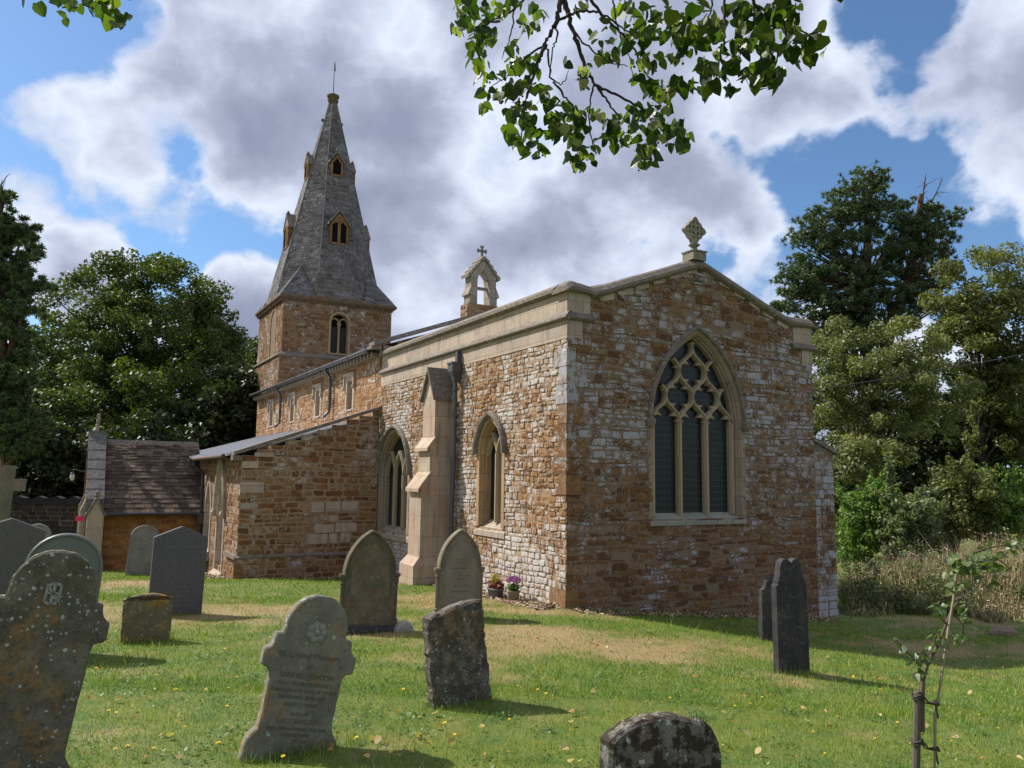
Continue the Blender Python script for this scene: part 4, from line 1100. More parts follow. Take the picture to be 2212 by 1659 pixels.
def lawn_mat(name, blade=False):
    m, t = new_mat(name)
    d = rnd_attr(t, 'dry'); r = rnd_attr(t)
    v = t.n('ShaderNodeNewGeometry').outputs['Position']
    n = t.noise(v, 2.2, 6, .6); nf = t.noise(v, 40, 4, .7)
    if blade:
        g = t.ramp(r, [(0, (.095, .180, .022)), (.35, (.155, .26, .038)), (.7, (.20, .315, .06)), (.9, (.27, .35, .09)), (1, (.37, .37, .15))])
        y_ = t.ramp(r, [(0, (.30, .22, .10)), (.6, (.42, .32, .16)), (1, (.52, .42, .24))])
    else:
        g = t.mix(nf, (.075, .11, .02), (.135, .165, .04)); y_ = t.mix(nf, (.20, .145, .065), (.33, .25, .125))
    g = t.mix(t.step(n, .35, .7), g, t.mix(1.0, g, (1.25, 1.08, .85), 'MULTIPLY'))
    cl2 = t.noise(v, 3.1, 5, .68)
    g = t.mix(t.math('MULTIPLY', t.step(cl2, .50, .60), .7), g, t.mix(1.0, g, (.58, .78, .75), 'MULTIPLY'))
    col = t.mix(d, g, y_)
    p = t.n('ShaderNodeBsdfPrincipled', {'Base Color': col, 'Roughness': .6, 'Specular IOR Level': .25})
    if blade:
        tl = t.n('ShaderNodeBsdfTranslucent', {'Color': t.mix(1.0, col, (1.1, 1.25, .6), 'MULTIPLY')})
        mx = t.n('ShaderNodeMixShader', {0: .3, 1: p.outputs[0], 2: tl.outputs[0]}); t.n('ShaderNodeOutputMaterial', {0: mx.outputs[0]})
    else:
        bn = t.n('ShaderNodeBump', {'Height': nf, 'Strength': .6, 'Distance': .02}); t.links.new(bn.outputs[0], p.inputs['Normal'])
        t.n('ShaderNodeOutputMaterial', {0: p.outputs[0]})
    return m
def ground_sheet():
    xs = np.concatenate([[-1500, -600, -250, -120, -70, -40], np.arange(-28, 28.01, .28), [40, 70, 120, 250, 600, 1500]])
    ys = np.concatenate([[-800, -200, -60, -20], np.arange(-4, 34.01, .28), [44, 60, 90, 150, 300, 700, 1600]])
    X, Y = np.meshgrid(xs, ys); Z = ground_np(X, Y)+(fbm(X*.9, Y*.9, 21, 3)-.5)*.05*(np.hypot(X, Y) < 60)
    nx, ny = len(xs), len(ys)
    V = np.stack([X, Y, Z], -1).reshape(-1, 3)
    i = np.arange(nx*ny).reshape(ny, nx)
    F = np.stack([i[:-1, :-1], i[:-1, 1:], i[1:, 1:], i[1:, :-1]], -1).reshape(-1, 4)
    me = bpy.data.meshes.new('lawn'); me.from_pydata(V.tolist(), [], F.tolist())
    a = me.attributes.new('dry', 'FLOAT', 'POINT'); a.data.foreach_set('value', dryness(X.ravel(), Y.ravel()).astype(np.float32))
    me.polygons.foreach_set('use_smooth', [True]*len(F)); me.materials.append(lawn_mat('turf'))
    o = link('ground', me); o['kind'] = 'structure'; o['label'] = 'mown churchyard lawn with parched straw coloured patches'
ground_sheet()
def z_of(x, y): return ground_np(x, y)+(fbm(x*.9, y*.9, 21, 3)-.5)*.05
def in_church(x, y):
    d = np.stack([x-C0.x, y-C0.y], -1); u = d@WD[:2]; v = d@ND[:2]
    return ((u > -.02) & (u < 9) & (v > -.02) & (v < 6.1)) | ((u > 8.85) & (u < 26) & (v > -3.55) & (v < 6.3)) | ((u > 14.5) & (u < 18.5) & (v > -6.7) & (v < -3))
def blades(n, ymin, ymax, hmin, hmax, wid, seed, name_list, power=1.0):
    R_ = np.random.default_rng(seed)
    y = ymin+(ymax-ymin)*R_.random(n)**power
    x = (R_.random(n)*2-1)*(y*.72+2.6)
    k = ~in_church(x, y); x, y = x[k], y[k]; n = len(x)
    tuft = fbm(x*3.2, y*3.2, 5, 3)
    h = (hmin+(hmax-hmin)*R_.random(n)**2)*(.65+.8*tuft)
    d = dryness(x, y)
    h *= 1-.35*d
    h *= 1+1.5*(R_.random(n) < .018)
    a = R_.random(n)*2*pi; lean = R_.normal(0, .55, n)*h; la = R_.random(n)*2*pi
    z = z_of(x, y)-.006
    dx, dy = np.cos(a)*wid*.5, np.sin(a)*wid*.5
    P0 = np.stack([x-dx, y-dy, z], -1); P1 = np.stack([x+dx, y+dy, z], -1)
    P2 = np.stack([x+np.cos(la)*lean, y+np.sin(la)*lean, z+h], -1)
    V = np.stack([P0, P1, P2], 1).reshape(-1, 3)
    dd = np.clip(d+R_.normal(0, .22, n)*(d > .05)+(R_.random(n) < .07)*.6, 0, 1)
    name_list.append((V, R_.random(n), dd))
GL = []
blades(235000, 2.4, 7.5, .018, .055, .0052, 1, GL); blades(215000, 7, 14, .018, .06, .010, 2, GL); blades(150000, 13, 27, .02, .065, .02, 3, GL)
# longer uncut tufts against memorials and walls are added where those stand
TUFTS = []
def tuft(cx, cy, r, n, hmin=.06, hmax=.13, wid=.006, dryv=0.0, elong=(1, 1), ang=0):
    R_ = np.random.default_rng(int(abs(cx*1000+cy*77)) % 99991)
    a0 = R_.normal(0, 1, n)*r*elong[0]; b0 = R_.normal(0, 1, n)*r*elong[1]
    x = cx+a0*cos(ang)-b0*sin(ang); y = cy+a0*sin(ang)+b0*cos(ang)
    h = hmin+(hmax-hmin)*R_.random(n)**1.6; a = R_.random(n)*2*pi; la = R_.random(n)*2*pi; lean = np.abs(R_.normal(0, .4, n))*h
    z = z_of(x, y)-.01
    P0 = np.stack([x-np.cos(a)*wid/2, y-np.sin(a)*wid/2, z], -1); P1 = np.stack([x+np.cos(a)*wid/2, y+np.sin(a)*wid/2, z], -1)
    P2 = np.stack([x+np.cos(la)*lean, y+np.sin(la)*lean, z+h], -1)
    TUFTS.append((np.stack([P0, P1, P2], 1).reshape(-1, 3), R_.random(n), np.clip(R_.normal(dryv, .2, n), 0, 1)))

# ------------------------------------------------------------------ bark-chip margin along the walls
def chips():
    R_ = np.random.default_rng(4); Vs = []; n = 5200
    pts = []
    for (u0, u1, v0, v1, k) in ((5.1, 8.9, -.55, 0, 900), (-.0, 4.4, -.55, 0, 1700), (-.55, 0, 0, 6.0, 1800), (9.0, 14.3, -4.5, -3.5, 1500), (8.4, 8.9, -3.4, -.3, 500)):
        u = u0+(u1-u0)*R_.random(k); v = v0+(v1-v0)*R_.random(k)
        pts.append(np.stack([C0.x+WD[0]*u+ND[0]*v, C0.y+WD[1]*u+ND[1]*v], -1))
    p = np.concatenate(pts); n = len(p)
    z = z_of(p[:, 0], p[:, 1])+.006+.02*R_.random(n)
    c = np.stack([p[:, 0], p[:, 1], z], -1)
    a = R_.random(n)*2*pi; L = .018+.03*R_.random(n); w = .008+.012*R_.random(n)
    t_ = np.stack([np.cos(a), np.sin(a), R_.normal(0, .35, n)], -1)*L[:, None]; s_ = np.stack([-np.sin(a), np.cos(a), R_.normal(0, .35, n)], -1)*w[:, None]
    V = np.stack([c-t_-s_, c+t_-s_, c+t_+s_, c-t_+s_], 1).reshape(-1, 3)
    m, t = new_mat('bark_chips'); r = rnd_attr(t)
    finish(t, t.ramp(r, [(0, (.10, .06, .04)), (.5, (.27, .18, .12)), (1, (.45, .34, .24))]), .9)
    o = np_mesh('bark_chips', V, 4, m, R_.random(n)); tag(o, None, None, None, 'stuff'); o['label'] = 'dry bark chips spread along the foot of the church walls'
chips()

# ------------------------------------------------------------------ memorials
def slab_solid(mb, outline, y0, y1, bev=.012, mi=0, jit=0.0):
    """outline in (x, z), front at y0 (towards the viewer), back at y1, chamfered arrises"""
    n = len(outline)
    area = sum(outline[i][0]*outline[(i+1) % n][1]-outline[(i+1) % n][0]*outline[i][1] for i in range(n))
    if area < 0: outline = outline[::-1]
    if jit > 0:
        fine = []
        for i in range(n):
            p_, q_ = outline[i], outline[(i+1) % n]; m_ = max(1, int(hypot(q_[0]-p_[0], q_[1]-p_[1])/.035))
            for k in range(m_): fine.append((p_[0]+(q_[0]-p_[0])*k/m_, p_[1]+(q_[1]-p_[1])*k/m_))
        outline = fine; n = len(outline)
    def inset(d):
        o = []
        for i in range(n):
            ax, az = outline[i-1]; bx, bz = outline[i]; cx, cz = outline[(i+1) % n]
            e1 = Vector((bx-ax, bz-az)); e2 = Vector((cx-bx, cz-bz))
            if e1.length < 1e-7 or e2.length < 1e-7: o.append((bx, bz)); continue
            e1.normalize(); e2.normalize()
            n1 = Vector((-e1.y, e1.x)); n2 = Vector((-e2.y, e2.x)); m_ = (n1+n2)
            if m_.length < 1e-5: m_ = n1.copy()
            m_.normalize(); k = min(2.0, 1/max(.3, m_.dot(n1)))
            o.append((bx+m_.x*d*k, bz+m_.y*d*k))
        return o
    ins = inset(bev)
    J = lambda: rng.uniform(-jit, jit)
    out_j = [(x+J(), z+J()) for x, z in outline]
    rows = [[(x, y1, z) for x, z in ins], [(x, y1-bev, z) for x, z in out_j], [(x, y0+bev, z) for x, z in out_j], [(x, y0, z) for x, z in ins]]
    mb.strip(rows, mi, True)
    mb.add(rows[0], [tuple(range(n))], mi); mb.add(rows[3], [tuple(range(n))], mi)
def arc(cx, cz, rx, rz, a0, a1, n):
    return [(cx+rx*cos(radians(a0+(a1-a0)*i/n)), cz+rz*sin(radians(a0+(a1-a0)*i/n))) for i in range(n+1)]
def memorial(px, py, label, rot=0.0, roll=0.0, pitch=0.0, dyaw=0.0, group=None, pos=None, name='gravestone', cat='gravestone'):
    p = on_ground(px, py) if pos is None else Vector(pos)
    e = empty(name, p)
    # local x to the right seen from the front (east face), leaning by roll / pitch
    e.rotation_mode = 'XYZ'
    Rm = Matrix.Rotation(TH+radians(dyaw), 4, 'Z') @ Matrix.Rotation(radians(pitch), 4, 'X') @ Matrix.Rotation(radians(roll), 4, 'Y')
    e.rotation_euler = Rm.to_euler()
    tag(e, label, cat, group)
    return e, p
def text_part(parent, lines, x, y, mat, name='inscription', align='CENTER', ext=.0015):
    """lines: (text, z, size) set as carved lettering on the face"""
    vs = []; fs = []
    for (s, z, size) in lines:
        cu = bpy.data.curves.new('t', 'FONT'); cu.body = s; cu.size = size; cu.align_x = align; cu.extrude = ext; cu.resolution_u = 2
        o = bpy.data.objects.new('t', cu); COL.objects.link(o)
        dg = bpy.context.evaluated_depsgraph_get(); me = bpy.data.meshes.new_from_object(o.evaluated_get(dg))
        b_ = len(vs); vs += [(v.co.x+x, y-v.co.z, v.co.y+z) for v in me.vertices]; fs += [tuple(b_+i for i in p.vertices) for p in me.polygons]
        bpy.data.objects.remove(o); bpy.data.meshes.remove(me); bpy.data.curves.remove(cu)
    me = bpy.data.meshes.new(name); me.from_pydata(vs, [], fs); me.materials.append(mat); me.update()
    return link(name, me, parent)
carve = plain_mat('carved_letters', (.118, .112, .09), .9, .1, 0, .35, 40)
carve_l = plain_mat('faint_letters', (.135, .118, .088), .9, .1, 0, .4, 40)
carve_g = plain_mat('granite_letters', (.14, .14, .145), .6, .3, 0, .3, 60)
def px_m(p): return FPX/ (Vector(p)-Vector((0, 0, EYE))).dot(Vector(_f))   # pixels per metre at p

LS1 = lichen_slab_mat('limestone_big', (.095, .083, .058), (.165, .15, .115), .38, .8, .6, 1.3, .3)
LS2 = lichen_slab_mat('limestone_inscribed', (.150, .142, .108), (.225, .213, .168), .4, .6, .38, 1.3)
LS3 = lichen_slab_mat('limestone_block', (.085, .075, .06), (.17, .155, .13), .35, 1.0, .75, 1.5, 0, .55)
LS4 = lichen_slab_mat('limestone_small', (.125, .105, .065), (.19, .155, .085), .9, .25, .4, 1.6)
LS5 = lichen_slab_mat('mossy_limestone', (.105, .097, .082), (.20, .19, .165), .2, .9, .6, 1.5, 0, .95)
LS6 = lichen_slab_mat('gothic_sandstone', (.10, .082, .055), (.165, .13, .082), .12, .12, .35, 1.1, .85)
LS7 = lichen_slab_mat('gothic_sandstone_pale', (.155, .135, .10), (.21, .185, .135), .25, .12, .25, 1.1, .45)
LS8 = lichen_slab_mat('grey_limestone', (.175, .17, .155), (.235, .23, .21), 0, .2, .25, 1.2)
SLATE = lichen_slab_mat('dark_slate', (.036, .034, .035), (.062, .058, .056), 0, .07, .3, 1.2)
GRAN = granite_mat('dark_granite', (.085, .083, .088), .55)
GRAN2 = granite_mat('green_grey_granite', (.135, .15, .135), .4)

# 1 the big leaning stone at the left edge
def shouldered(w, h, half_arch, neck=.5, foot=.1, flare=.05):
    """round head, stepped shoulders with a scotia, parallel sides and a flared foot (half outline, mirrored)"""
    zt = h; r = half_arch; zs = zt-r*1.02
    R_ = arc(0, zs, r, r*1.02, 90, 0, 12)
    R_ += [(r+.005, zs-.05), (w*.5*.82, zs-.055), (w*.5*.84, zs-.085)]
    R_ += [(w*.5*.84+(w*.5*.16)*(1-cos(radians(a))), zs-.085-.075*sin(radians(a))) for a in (20, 45, 70, 90)]
    R_ += [(w*.5, zs-.26), (w*.5-.02, zs-.275)]
    R_ += [(w*.5-.02-.05*sin(radians(a)), zs-.275-.04*(1-cos(radians(a)))) for a in (30, 60, 90)]
    R_ += [(w*.5-.075, foot+.12), (w*.5-.065, foot+.06), (w*.5-.02, foot), (w*.5-.005, foot-.05), (w*.5-.005, -.12)]
    return R_+[(-x, z) for x, z in R_[::-1] if abs(x) > 1e-6]
e1, p1 = memorial(6, 1705, 'large leaning round-headed headstone spotted with orange lichen, nearest at the left edge', roll=9, pitch=-2)
b = MB(); slab_solid(b, shouldered(.69, 1.35, .235), -.055, .06, .012, 0, .003); b.build('headstone', [LS1], e1)
b = MB()
mono = lichen_slab_mat('monogram', (.22, .235, .20), (.29, .30, .26), 0, .6, .1, 2)
for ch_, sz_, zz_ in (('I', .20, 1.03), ('H', .15, 1.05), ('S', .20, 1.03)):
    text_part(e1, [(ch_, zz_, sz_)], 0, -.058, mono, 'carved_monogram', ext=.007)
# 2 the inscribed leaning stone
e2, p2 = memorial(622, 1630, 'leaning grey headstone with a carved flower roundel and a long legible inscription', roll=11.5, pitch=-3)
k_ = 1.03
b = MB(); slab_solid(b, shouldered(.635, k_, .214), -.05, .05, .010, 0, .0025); b.build('headstone', [LS2], e2)
b = MB()
def rosette(mb, cx, cz, y, r, n=6):
    for i in range(n):
        a = 2*pi*i/n
        ex, ez = cx+cos(a)*r*.55, cz+sin(a)*r*.55
        mb.lathe([(0, -.001)], (0, 0, 0), 3) if False else None
        rows = []
        for j in range(4):
            t_ = j/3; rr = r*.42*cos(t_*pi/2)
            rows.append([(ex+rr*cos(2*pi*q/8), y-.022*sin(t_*pi/2), ez+rr*sin(2*pi*q/8)) for q in range(8)])
        mb.strip(rows, 0, True)
    rows = [[(cx+r*.3*cos(t_)*cos(2*pi*q/8), y-.03*sin(t_)-.006, cz+r*.3*cos(t_)*sin(2*pi*q/8)) for q in range(8)] for t_ in (0, .5, 1.0, pi/2)]
    mb.strip(rows, 0, True)
rosette(b, 0, k_-.245, -.049, .078, 7)
b.build('carved_flower', [lichen_slab_mat('roundel', (.20, .21, .17), (.28, .28, .24), 0, .6, .2, 2)], e2, True)
yf = -.0515
text_part(e2, [('In Loving Memory', k_-.42, .058), ('of', k_-.482, .044), ('SAMUEL DEACON', k_-.545, .046), ('WHO PASSED SUDDENLY', k_-.592, .032), ('THROUGH THE GATE OF DEATH', k_-.634, .030), ('NOVEMBER 28TH 1879', k_-.677, .032), ('AGED 21 YEARS', k_-.720, .032),
                ('ALSO OF', k_-.780, .030), ('LUCY BARLOW', k_-.828, .041), ('WHO DIED NOVEMBER 8TH 1878', k_-.870, .027), ('AGED 30 YEARS', k_-.907, .027)], 0.0, yf, carve)
# 3 the tilted block
e3, p3 = memorial(996, 1522, 'squat broken slab thick with black and white lichen, tilted left before a pointed memorial', roll=-4.5, pitch=-4)
s_ = px_m(p3); hh = .83
b = MB(); slab_solid(b, [(-.275, -.12), (-.275, hh-.115), (-.265, hh-.085), (-.235, hh-.07), (-.15, hh-.065), (-.05, hh-.035), (.05, hh-.02), (.14, hh-.0), (.2, hh), (.235, hh-.015), (.24, hh-.12), (.25, hh-.45), (.258, .2), (.26, -.12)], -.075, .075, .02, 0, .010)
b.build('headstone', [LS3], e3)
# 4 small low stone
e4, p4 = memorial(313, 1388, 'small low ochre-lichened headstone in front of the dark peaked granite headstone', roll=1, pitch=-2)
b = MB(); w = .265; h = .56; slab_solid(b, [(w, -.1), (w, h-.07), (w-.03, h-.045)]+arc(0, h-.05-.50, .56, .55, 62, 118, 8)[0:]+[(-w+.03, h-.045), (-w, h-.07), (-w, -.1)], -.05, .05, .012, 0, .004); b.build('headstone', [LS4], e4)
# 5 peaked dark granite
e5, p5 = memorial(377, 1328, 'dark speckled granite headstone with a shallow peaked top, standing before the porch', roll=1.5, pitch=-1)
w = .37; h = 1.27; b = MB(); slab_solid(b, [(w-.01, -.1), (w, h-.165), (w-.01, h-.15), (.01, h), (-.01, h), (-w+.01, h-.15), (-w, h-.165), (-w, -.1)], -.055, .055, .008); b.build('headstone', [GRAN], e5)
text_part(e5, [('JUNE 1942', .19, .05), ('AGED 65 YEARS', .115, .045), ('ALSO OF', .32, .045), ('MARSH', .25, .055), ('IN LOVING MEMORY', .96, .06), ('REUNITED', .045, .035)], .08, -.0565, carve_g)
# 6 round-topped grey by the porch wall
e6, p6 = memorial(301, 1243, 'pale grey round-topped headstone leaning slightly, against the brown porch wall', roll=4.5, pitch=-2)
w = .335; h = 1.27; b = MB(); slab_solid(b, [(w, -.1), (w, h-w*.78)]+arc(0, h-w*.82, w, w*.82, 0, 180, 14)+[(-w, h-w*.78), (-w, -.1)], -.05, .05, .01)
o6 = b.build('headstone', [LS8], e6)
b = MB(); ring = [(w-.05, .08), (w-.05, h-w*.8)]+arc(0, h-w*.82, w-.05, w*.82-.05, 0, 180, 12)+[(-w+.05, h-w*.8), (-w+.05, .08)]
b.tube([(x, -.05, z) for x, z in ring], .008, 5); b.build('raised_border', [LS8], e6)
# 7, 8 gothic pair with colonnettes
def gothic(px, py, label, wd, ht, mat, matp, roll, base, rows_):
    e, p = memorial(px, py, label, roll=roll, pitch=-1.5)
    h = wd/2; A = Arch(0, h, 0, ht*.56, ht)
    b = MB(); out = A.path(0, 10, z0=-.08); slab_solid(b, out, -.06, .06, .014); b.build('headstone', [mat], e)
    b = MB(); rim = A.path(-.012, 10, arch_only=True); b.tube([(x, -.062, z) for x, z in rim], .014, 6)
    rim = A.path(-.045, 10, arch_only=True); b.tube([(x, -.060, z) for x, z in rim], .008, 6); b.build('arched_moulding', [mat], e, True)
    for sx in (-1, 1):
        b = MB(); c = (sx*(h+.012), -.03, 0)
        b.lathe([(.052, .0), (.052, .12), (.036, .14), (.044, .16), (.030, .18), (.027, .20), (.027, ht*.56-.12), (.040, ht*.56-.10), (.030, ht*.56-.085), (.040, ht*.56-.03), (.058, ht*.56-.02), (.058, ht*.56+.015), (0, ht*.56+.016)], c, 10)
        b.build('colonnette', [mat], e, False)
    if base:
        b = MB(); b.hexa([(-h-.10, -.17, -.12), (h+.10, -.17, -.12), (h+.10, .17, -.12), (-h-.10, .17, -.12)], [(-h-.10, -.17, .05), (h+.10, -.17, .05), (h+.10, .17, .05), (-h-.10, .17, .05)])
        b.hexa([(-h-.10, -.17, .05), (h+.10, -.17, .05), (h+.10, .17, .05), (-h-.10, .17, .05)], [(-h-.05, -.10, .085), (h+.05, -.10, .085), (h+.05, .10, .085), (-h-.05, .10, .085)])
        b.build('plinth', [SLATE], e)
    # sunk inscription panel, worn smooth
    Ap = Arch(0, h-.09, .12, ht*.54, ht-.16)
    b = MB(); pts = Ap.path(0, 10); b.add([(x, -.0625, z) for x, z in pts], [tuple(range(len(pts)))]); b.build('inscription_panel', [matp], e)
    # worn lettering: broken strokes only
    if rows_:
        b = MB()
        for (z, x0, x1) in rows_:
            x = x0
            while x < x1:
                w_ = rng.uniform(.010, .024)
                if rng.random() < .82: b.box(x, x+w_*.7, -.0650, -.0632, z-rng.uniform(.008, .012), z+rng.uniform(.008, .013))
                x += w_+(.02 if rng.random() < .2 else .003)
        o = b.build('worn_inscription', [carve_l], e)
    return e, p
e7, p7 = gothic(791, 1366, 'darker, green-stained pointed-arch memorial with corner columns, standing on a slate base', .70, 1.30, LS6, lichen_slab_mat('gothic_panel_dark', (.12, .095, .06), (.18, .145, .095), .15, .12, .3, 1.3, .45), 2.0, True, [])
e8, p8 = gothic(988, 1338, 'paler pointed-arch memorial with corner columns and worn lettering, behind the tilted broken slab', .68, 1.29, LS7, lichen_slab_mat('gothic_panel_pale', (.19, .165, .125), (.235, .205, .155), .3, .1, .12, 1.0), 1.5, False,
               [(.86, -.09, .13), (.815, -.05, .12), (.77, -.0, .10), (.725, -.14, .16), (.62, -.03, .19), (.575, -.12, .1), (.48, -.10, .14), (.40, -.14, .1)])
# 9 little pale fragment
e9, p9 = memorial(872, 1366, 'tiny pale rounded footstone low in the grass between two larger memorials', name='footstone', roll=10)
b = MB(); slab_solid(b, [(.13, -.05), (.12, .04)]+arc(0, .03, .115, .12, 10, 170, 8)+[(-.12, .04), (-.13, -.05)], -.06, .06, .02, 0, .004); b.build('stone', [lichen_slab_mat('pale_fragment', (.30, .29, .25), (.40, .38, .33), 0, .4, .2, 2)], e9)
# 10 mossy stone at the bottom edge
e10, p10 = memorial(1426, 1745, 'mossy round-shouldered old headstone cut off by the bottom edge of the picture', roll=4, pitch=-4, dyaw=-8)
w = .36; h = .49
b = MB(); slab_solid(b, [(w+.012, -.1), (w+.01, h-.22), (w-.015, h-.13), (w-.06, h-.065), (w-.12, h-.03)]+arc(0, h-.60, .62, .60, 68, 112, 6)+[(-w+.12, h-.045), (-w+.05, h-.085), (-w+.005, h-.125), (-w, h-.2), (-w-.005, -.1)], -.07, .07, .018, 0, .006); b.build('headstone', [LS5], e10)
# 11, 12 dark slate pair on the right
def slate_profile(w, h, hump=2):
    if hump == 2:
        P_ = [(w, -.12), (w, h-.30), (w-.018, h-.278), (w-.03, h-.275), (w-.03, h-.25), (w-.042, h-.245), (w-.055, h-.20), (w-.072, h-.13), (w-.08, h-.075), (w-.095, h-.035), (w-.125, h-.008), (w-.165, h-.0), (w-.20, h-.012), (w-.228, h-.03), (0, h-.045)]
    else:
        P_ = [(w, -.12), (w, h-.42), (w-.05, h-.38), (w-.06, h-.34), (w-.05, h-.33), (w-.07, h-.30), (w-.10, h-.16), (w-.12, h-.08), (w-.17, h-.02), (0, h)]
    return P_+[(-x, z) for x, z in P_[::-1] if abs(x) > 1e-6]
e11, p11 = memorial(1711, 1452, 'tall dark slate headstone with a double-humped top, before the east wall', roll=.3, pitch=-1)
b = MB(); slab_solid(b, slate_profile(.25, 1.27), -.045, .045, .007); b.build('headstone', [SLATE], e11)
e12, p12 = memorial(1688, 1384, 'wider dark slate headstone mostly hidden behind the double-humped one by the east wall', roll=3.5, pitch=-2)
b = MB(); w = .43; h = .98
slab_solid(b, [(w, -.1), (w, h-.25), (w-.06, h-.22), (w-.10, h-.12), (w-.20, h-.07), (w-.26, h-.02), (.0, h+.02), (-w+.26, h-.02), (-w+.20, h-.07), (-w+.10, h-.12), (-w+.06, h-.22), (-w, h-.25), (-w, -.1)], -.04, .04, .007); b.build('headstone', [SLATE], e12)
# 13 slate by the north-east buttress, 14 in the rough grass
pp = ch(1.35, 7.05, 0); e13, p13 = memorial(0, 0, 'grey-green slate headstone half hidden behind the far corner buttress of the chancel', pos=(pp.x, pp.y, gz(pp.x, pp.y)), roll=-1)
b = MB(); slab_solid(b, slate_profile(.27, 1.42, 1), -.04, .04, .007); b.build('headstone', [granite_mat('green_slate', (.055, .065, .065), .2, .6)], e13)
pp = at(1888, 1262, 20.0); e14, p14 = memorial(0, 0, 'dark pointed headstone standing deep in the rough grass right of the church', pos=(pp.x, pp.y, gz(pp.x, pp.y)), roll=-2)
hz = at(1888, 1213, 19.5).z-p14.z
b = MB(); A = Arch(0, .25, 0, hz-.35, hz); slab_solid(b, A.path(0, 8, z0=-.1), -.05, .05, .01); b.build('headstone', [SLATE], e14)
# 15..18 behind the big stone
e15, p15 = memorial(108, 1420, 'grey-green granite headstone with a broad round top and raised rim', roll=4, pitch=-1)
s_ = px_m(p15); w = .37; h = (1420-1156)/s_
prof = [(w, -.1), (w, h-w*.95)]+arc(0, h-w, w, w, 0, 180, 16)+[(-w, h-w*.95), (-w, -.1)]
b = MB(); slab_solid(b, prof, -.05, .055, .012); b.build('headstone', [GRAN2], e15)
b = MB(); b.tube([(x, -.05, z) for x, z in [(w-.02, .1), (w-.02, h-w)]+arc(0, h-w, w-.02, w-.02, 0, 180, 16)+[(-w+.02, h-w), (-w+.02, .1)]], .018, 6); b.build('raised_rim', [GRAN2], e15, True)
e16, p16 = memorial(-5, 1372, 'brown-grey headstone with a sloping peaked top, cut by the left picture edge', roll=1.5, pitch=-1)
s_ = px_m(p16); w = .38; h = (1372-1122)/s_
b = MB(); slab_solid(b, [(w, -.1), (w, h-.15), (0, h), (-w, h-.15), (-w, -.1)], -.05, .05, .01); b.build('headstone', [granite_mat('brown_granite', (.10, .092, .085), .35)], e16)
e17, p17 = memorial(72, 1262, 'small light grey round-topped headstone far back before the dark churchyard wall', roll=0)
s_ = px_m(p17); w = 27/s_; h = (1262-1133)/s_
b = MB(); slab_solid(b, [(w, -.1), (w, h-w)]+arc(0, h-w, w, w, 0, 180, 12)+[(-w, h-w), (-w, -.1)], -.05, .05, .01); b.build('headstone', [LS8], e17)
e18, p18 = memorial(-22, 1290, 'tall weathered stone cross rising at the far left edge of the churchyard', name='stone_cross', cat='cross', roll=3)
s_ = px_m(p18); h = (1290-1006)/s_; za = (1290-1048)/s_
b = MB(); b.hexa([(-.13, -.10, -.1), (.13, -.10, -.1), (.13, .10, -.1), (-.13, .10, -.1)], [(-.10, -.08, h), (.10, -.08, h), (.10, .08, h), (-.10, .08, h)])
b.box(-36/s_, 36/s_, -.081, .081, za-.10, za+.10); b.build('cross_shaft', [LS7], e18)
b = MB(); b.box(-.35, .35, -.35, .35, -.1, .18); b.box(-.25, .25, -.25, .25, .18, .40); b.build('cross_base', [LS7], e18)
for p, w in ((p2, .30), (p3, .26), (p4, .28), (p5, .36), (p7, .38), (p8, .34), (p11, .24), (p12, .36), (p6, .32), (p1, .36), (p10, .3)):
    tuft(p.x, p.y, w*.62, 480, .05, .16, .006, .12, (1, .28), TH)
    tuft(p.x+sin(TH)*.10, p.y-cos(TH)*.10, w*.62, 260, .03, .09, .006, .08, (1, .2), TH)

# ------------------------------------------------------------------ flower pots by the wall
def petals(n, c, r, size, seed):
    R_ = np.random.default_rng(seed); u = R_.normal(0, 1, (n, 3)); u /= np.linalg.norm(u, axis=1)[:, None]
    P_ = np.array(c)+u*np.array(r)*(.55+.45*R_.random((n, 1)))
    d1 = R_.normal(0, 1, (n, 3)); d1 /= np.linalg.norm(d1, axis=1)[:, None]
    d2 = np.cross(d1, u+.3*R_.normal(0, 1, (n, 3))); d2 /= np.linalg.norm(d2, axis=1)[:, None]+1e-9
    s_ = size*(.6+.8*R_.random((n, 1)))
    return np.stack([P_-d1*s_, P_+d2*s_*.6, P_+d1*s_, P_-d2*s_*.6], 1).reshape(-1, 3), R_.random(n)
pp = ch(1.72, -.36, 0); z0 = gz(pp.x, pp.y)
pot = tag(empty('plant_pot', (pp.x, pp.y, z0), (0, 0, TH+pi/2)), 'oval blue-grey planter of russet and yellow foliage by the sunny chancel wall', 'plant pot')
pot.scale = (.76, .76, .78)
b = MB(); b.lathe([(0, .0), (.19, 0), (.21, .02), (.24, .20), (.265, .205), (.265, .235), (.24, .235), (.22, .19), (0, .18)], (0, 0, 0), 20, 0, None, 1.0, .72); b.build('planter', [plain_mat('planter_blue_grey', (.10, .11, .14), .5)], pot, True)
b = MB(); b.lathe([(0, 0), (.22, 0), (.24, .025), (0, .025)], (0, 0, 0), 20, 0, None, 1.0, .72); b.build('saucer', [plain_mat('terracotta', (.25, .09, .06), .7)], pot)
V, r_ = petals(420, (0, 0, .30), (.27, .17, .13), .035, 5); np_mesh('russet_leaves', V, 4, leaf_mat('russet', (.09, .02, .015), (.24, .07, .03), .25), r_, pot)
V, r_ = petals(150, (-.06, .06, .45), (.12, .10, .12), .030, 6); np_mesh('yellow_leaves', V, 4, leaf_mat('yellow_leaf', (.25, .22, .04), (.45, .38, .08), .3), r_, pot)
V, r_ = petals(90, (.20, -.08, .22), (.08, .08, .06), .028, 7); np_mesh('silver_leaves', V, 4, leaf_mat('silver_leaf', (.35, .37, .36), (.5, .52, .5), .2), r_, pot)
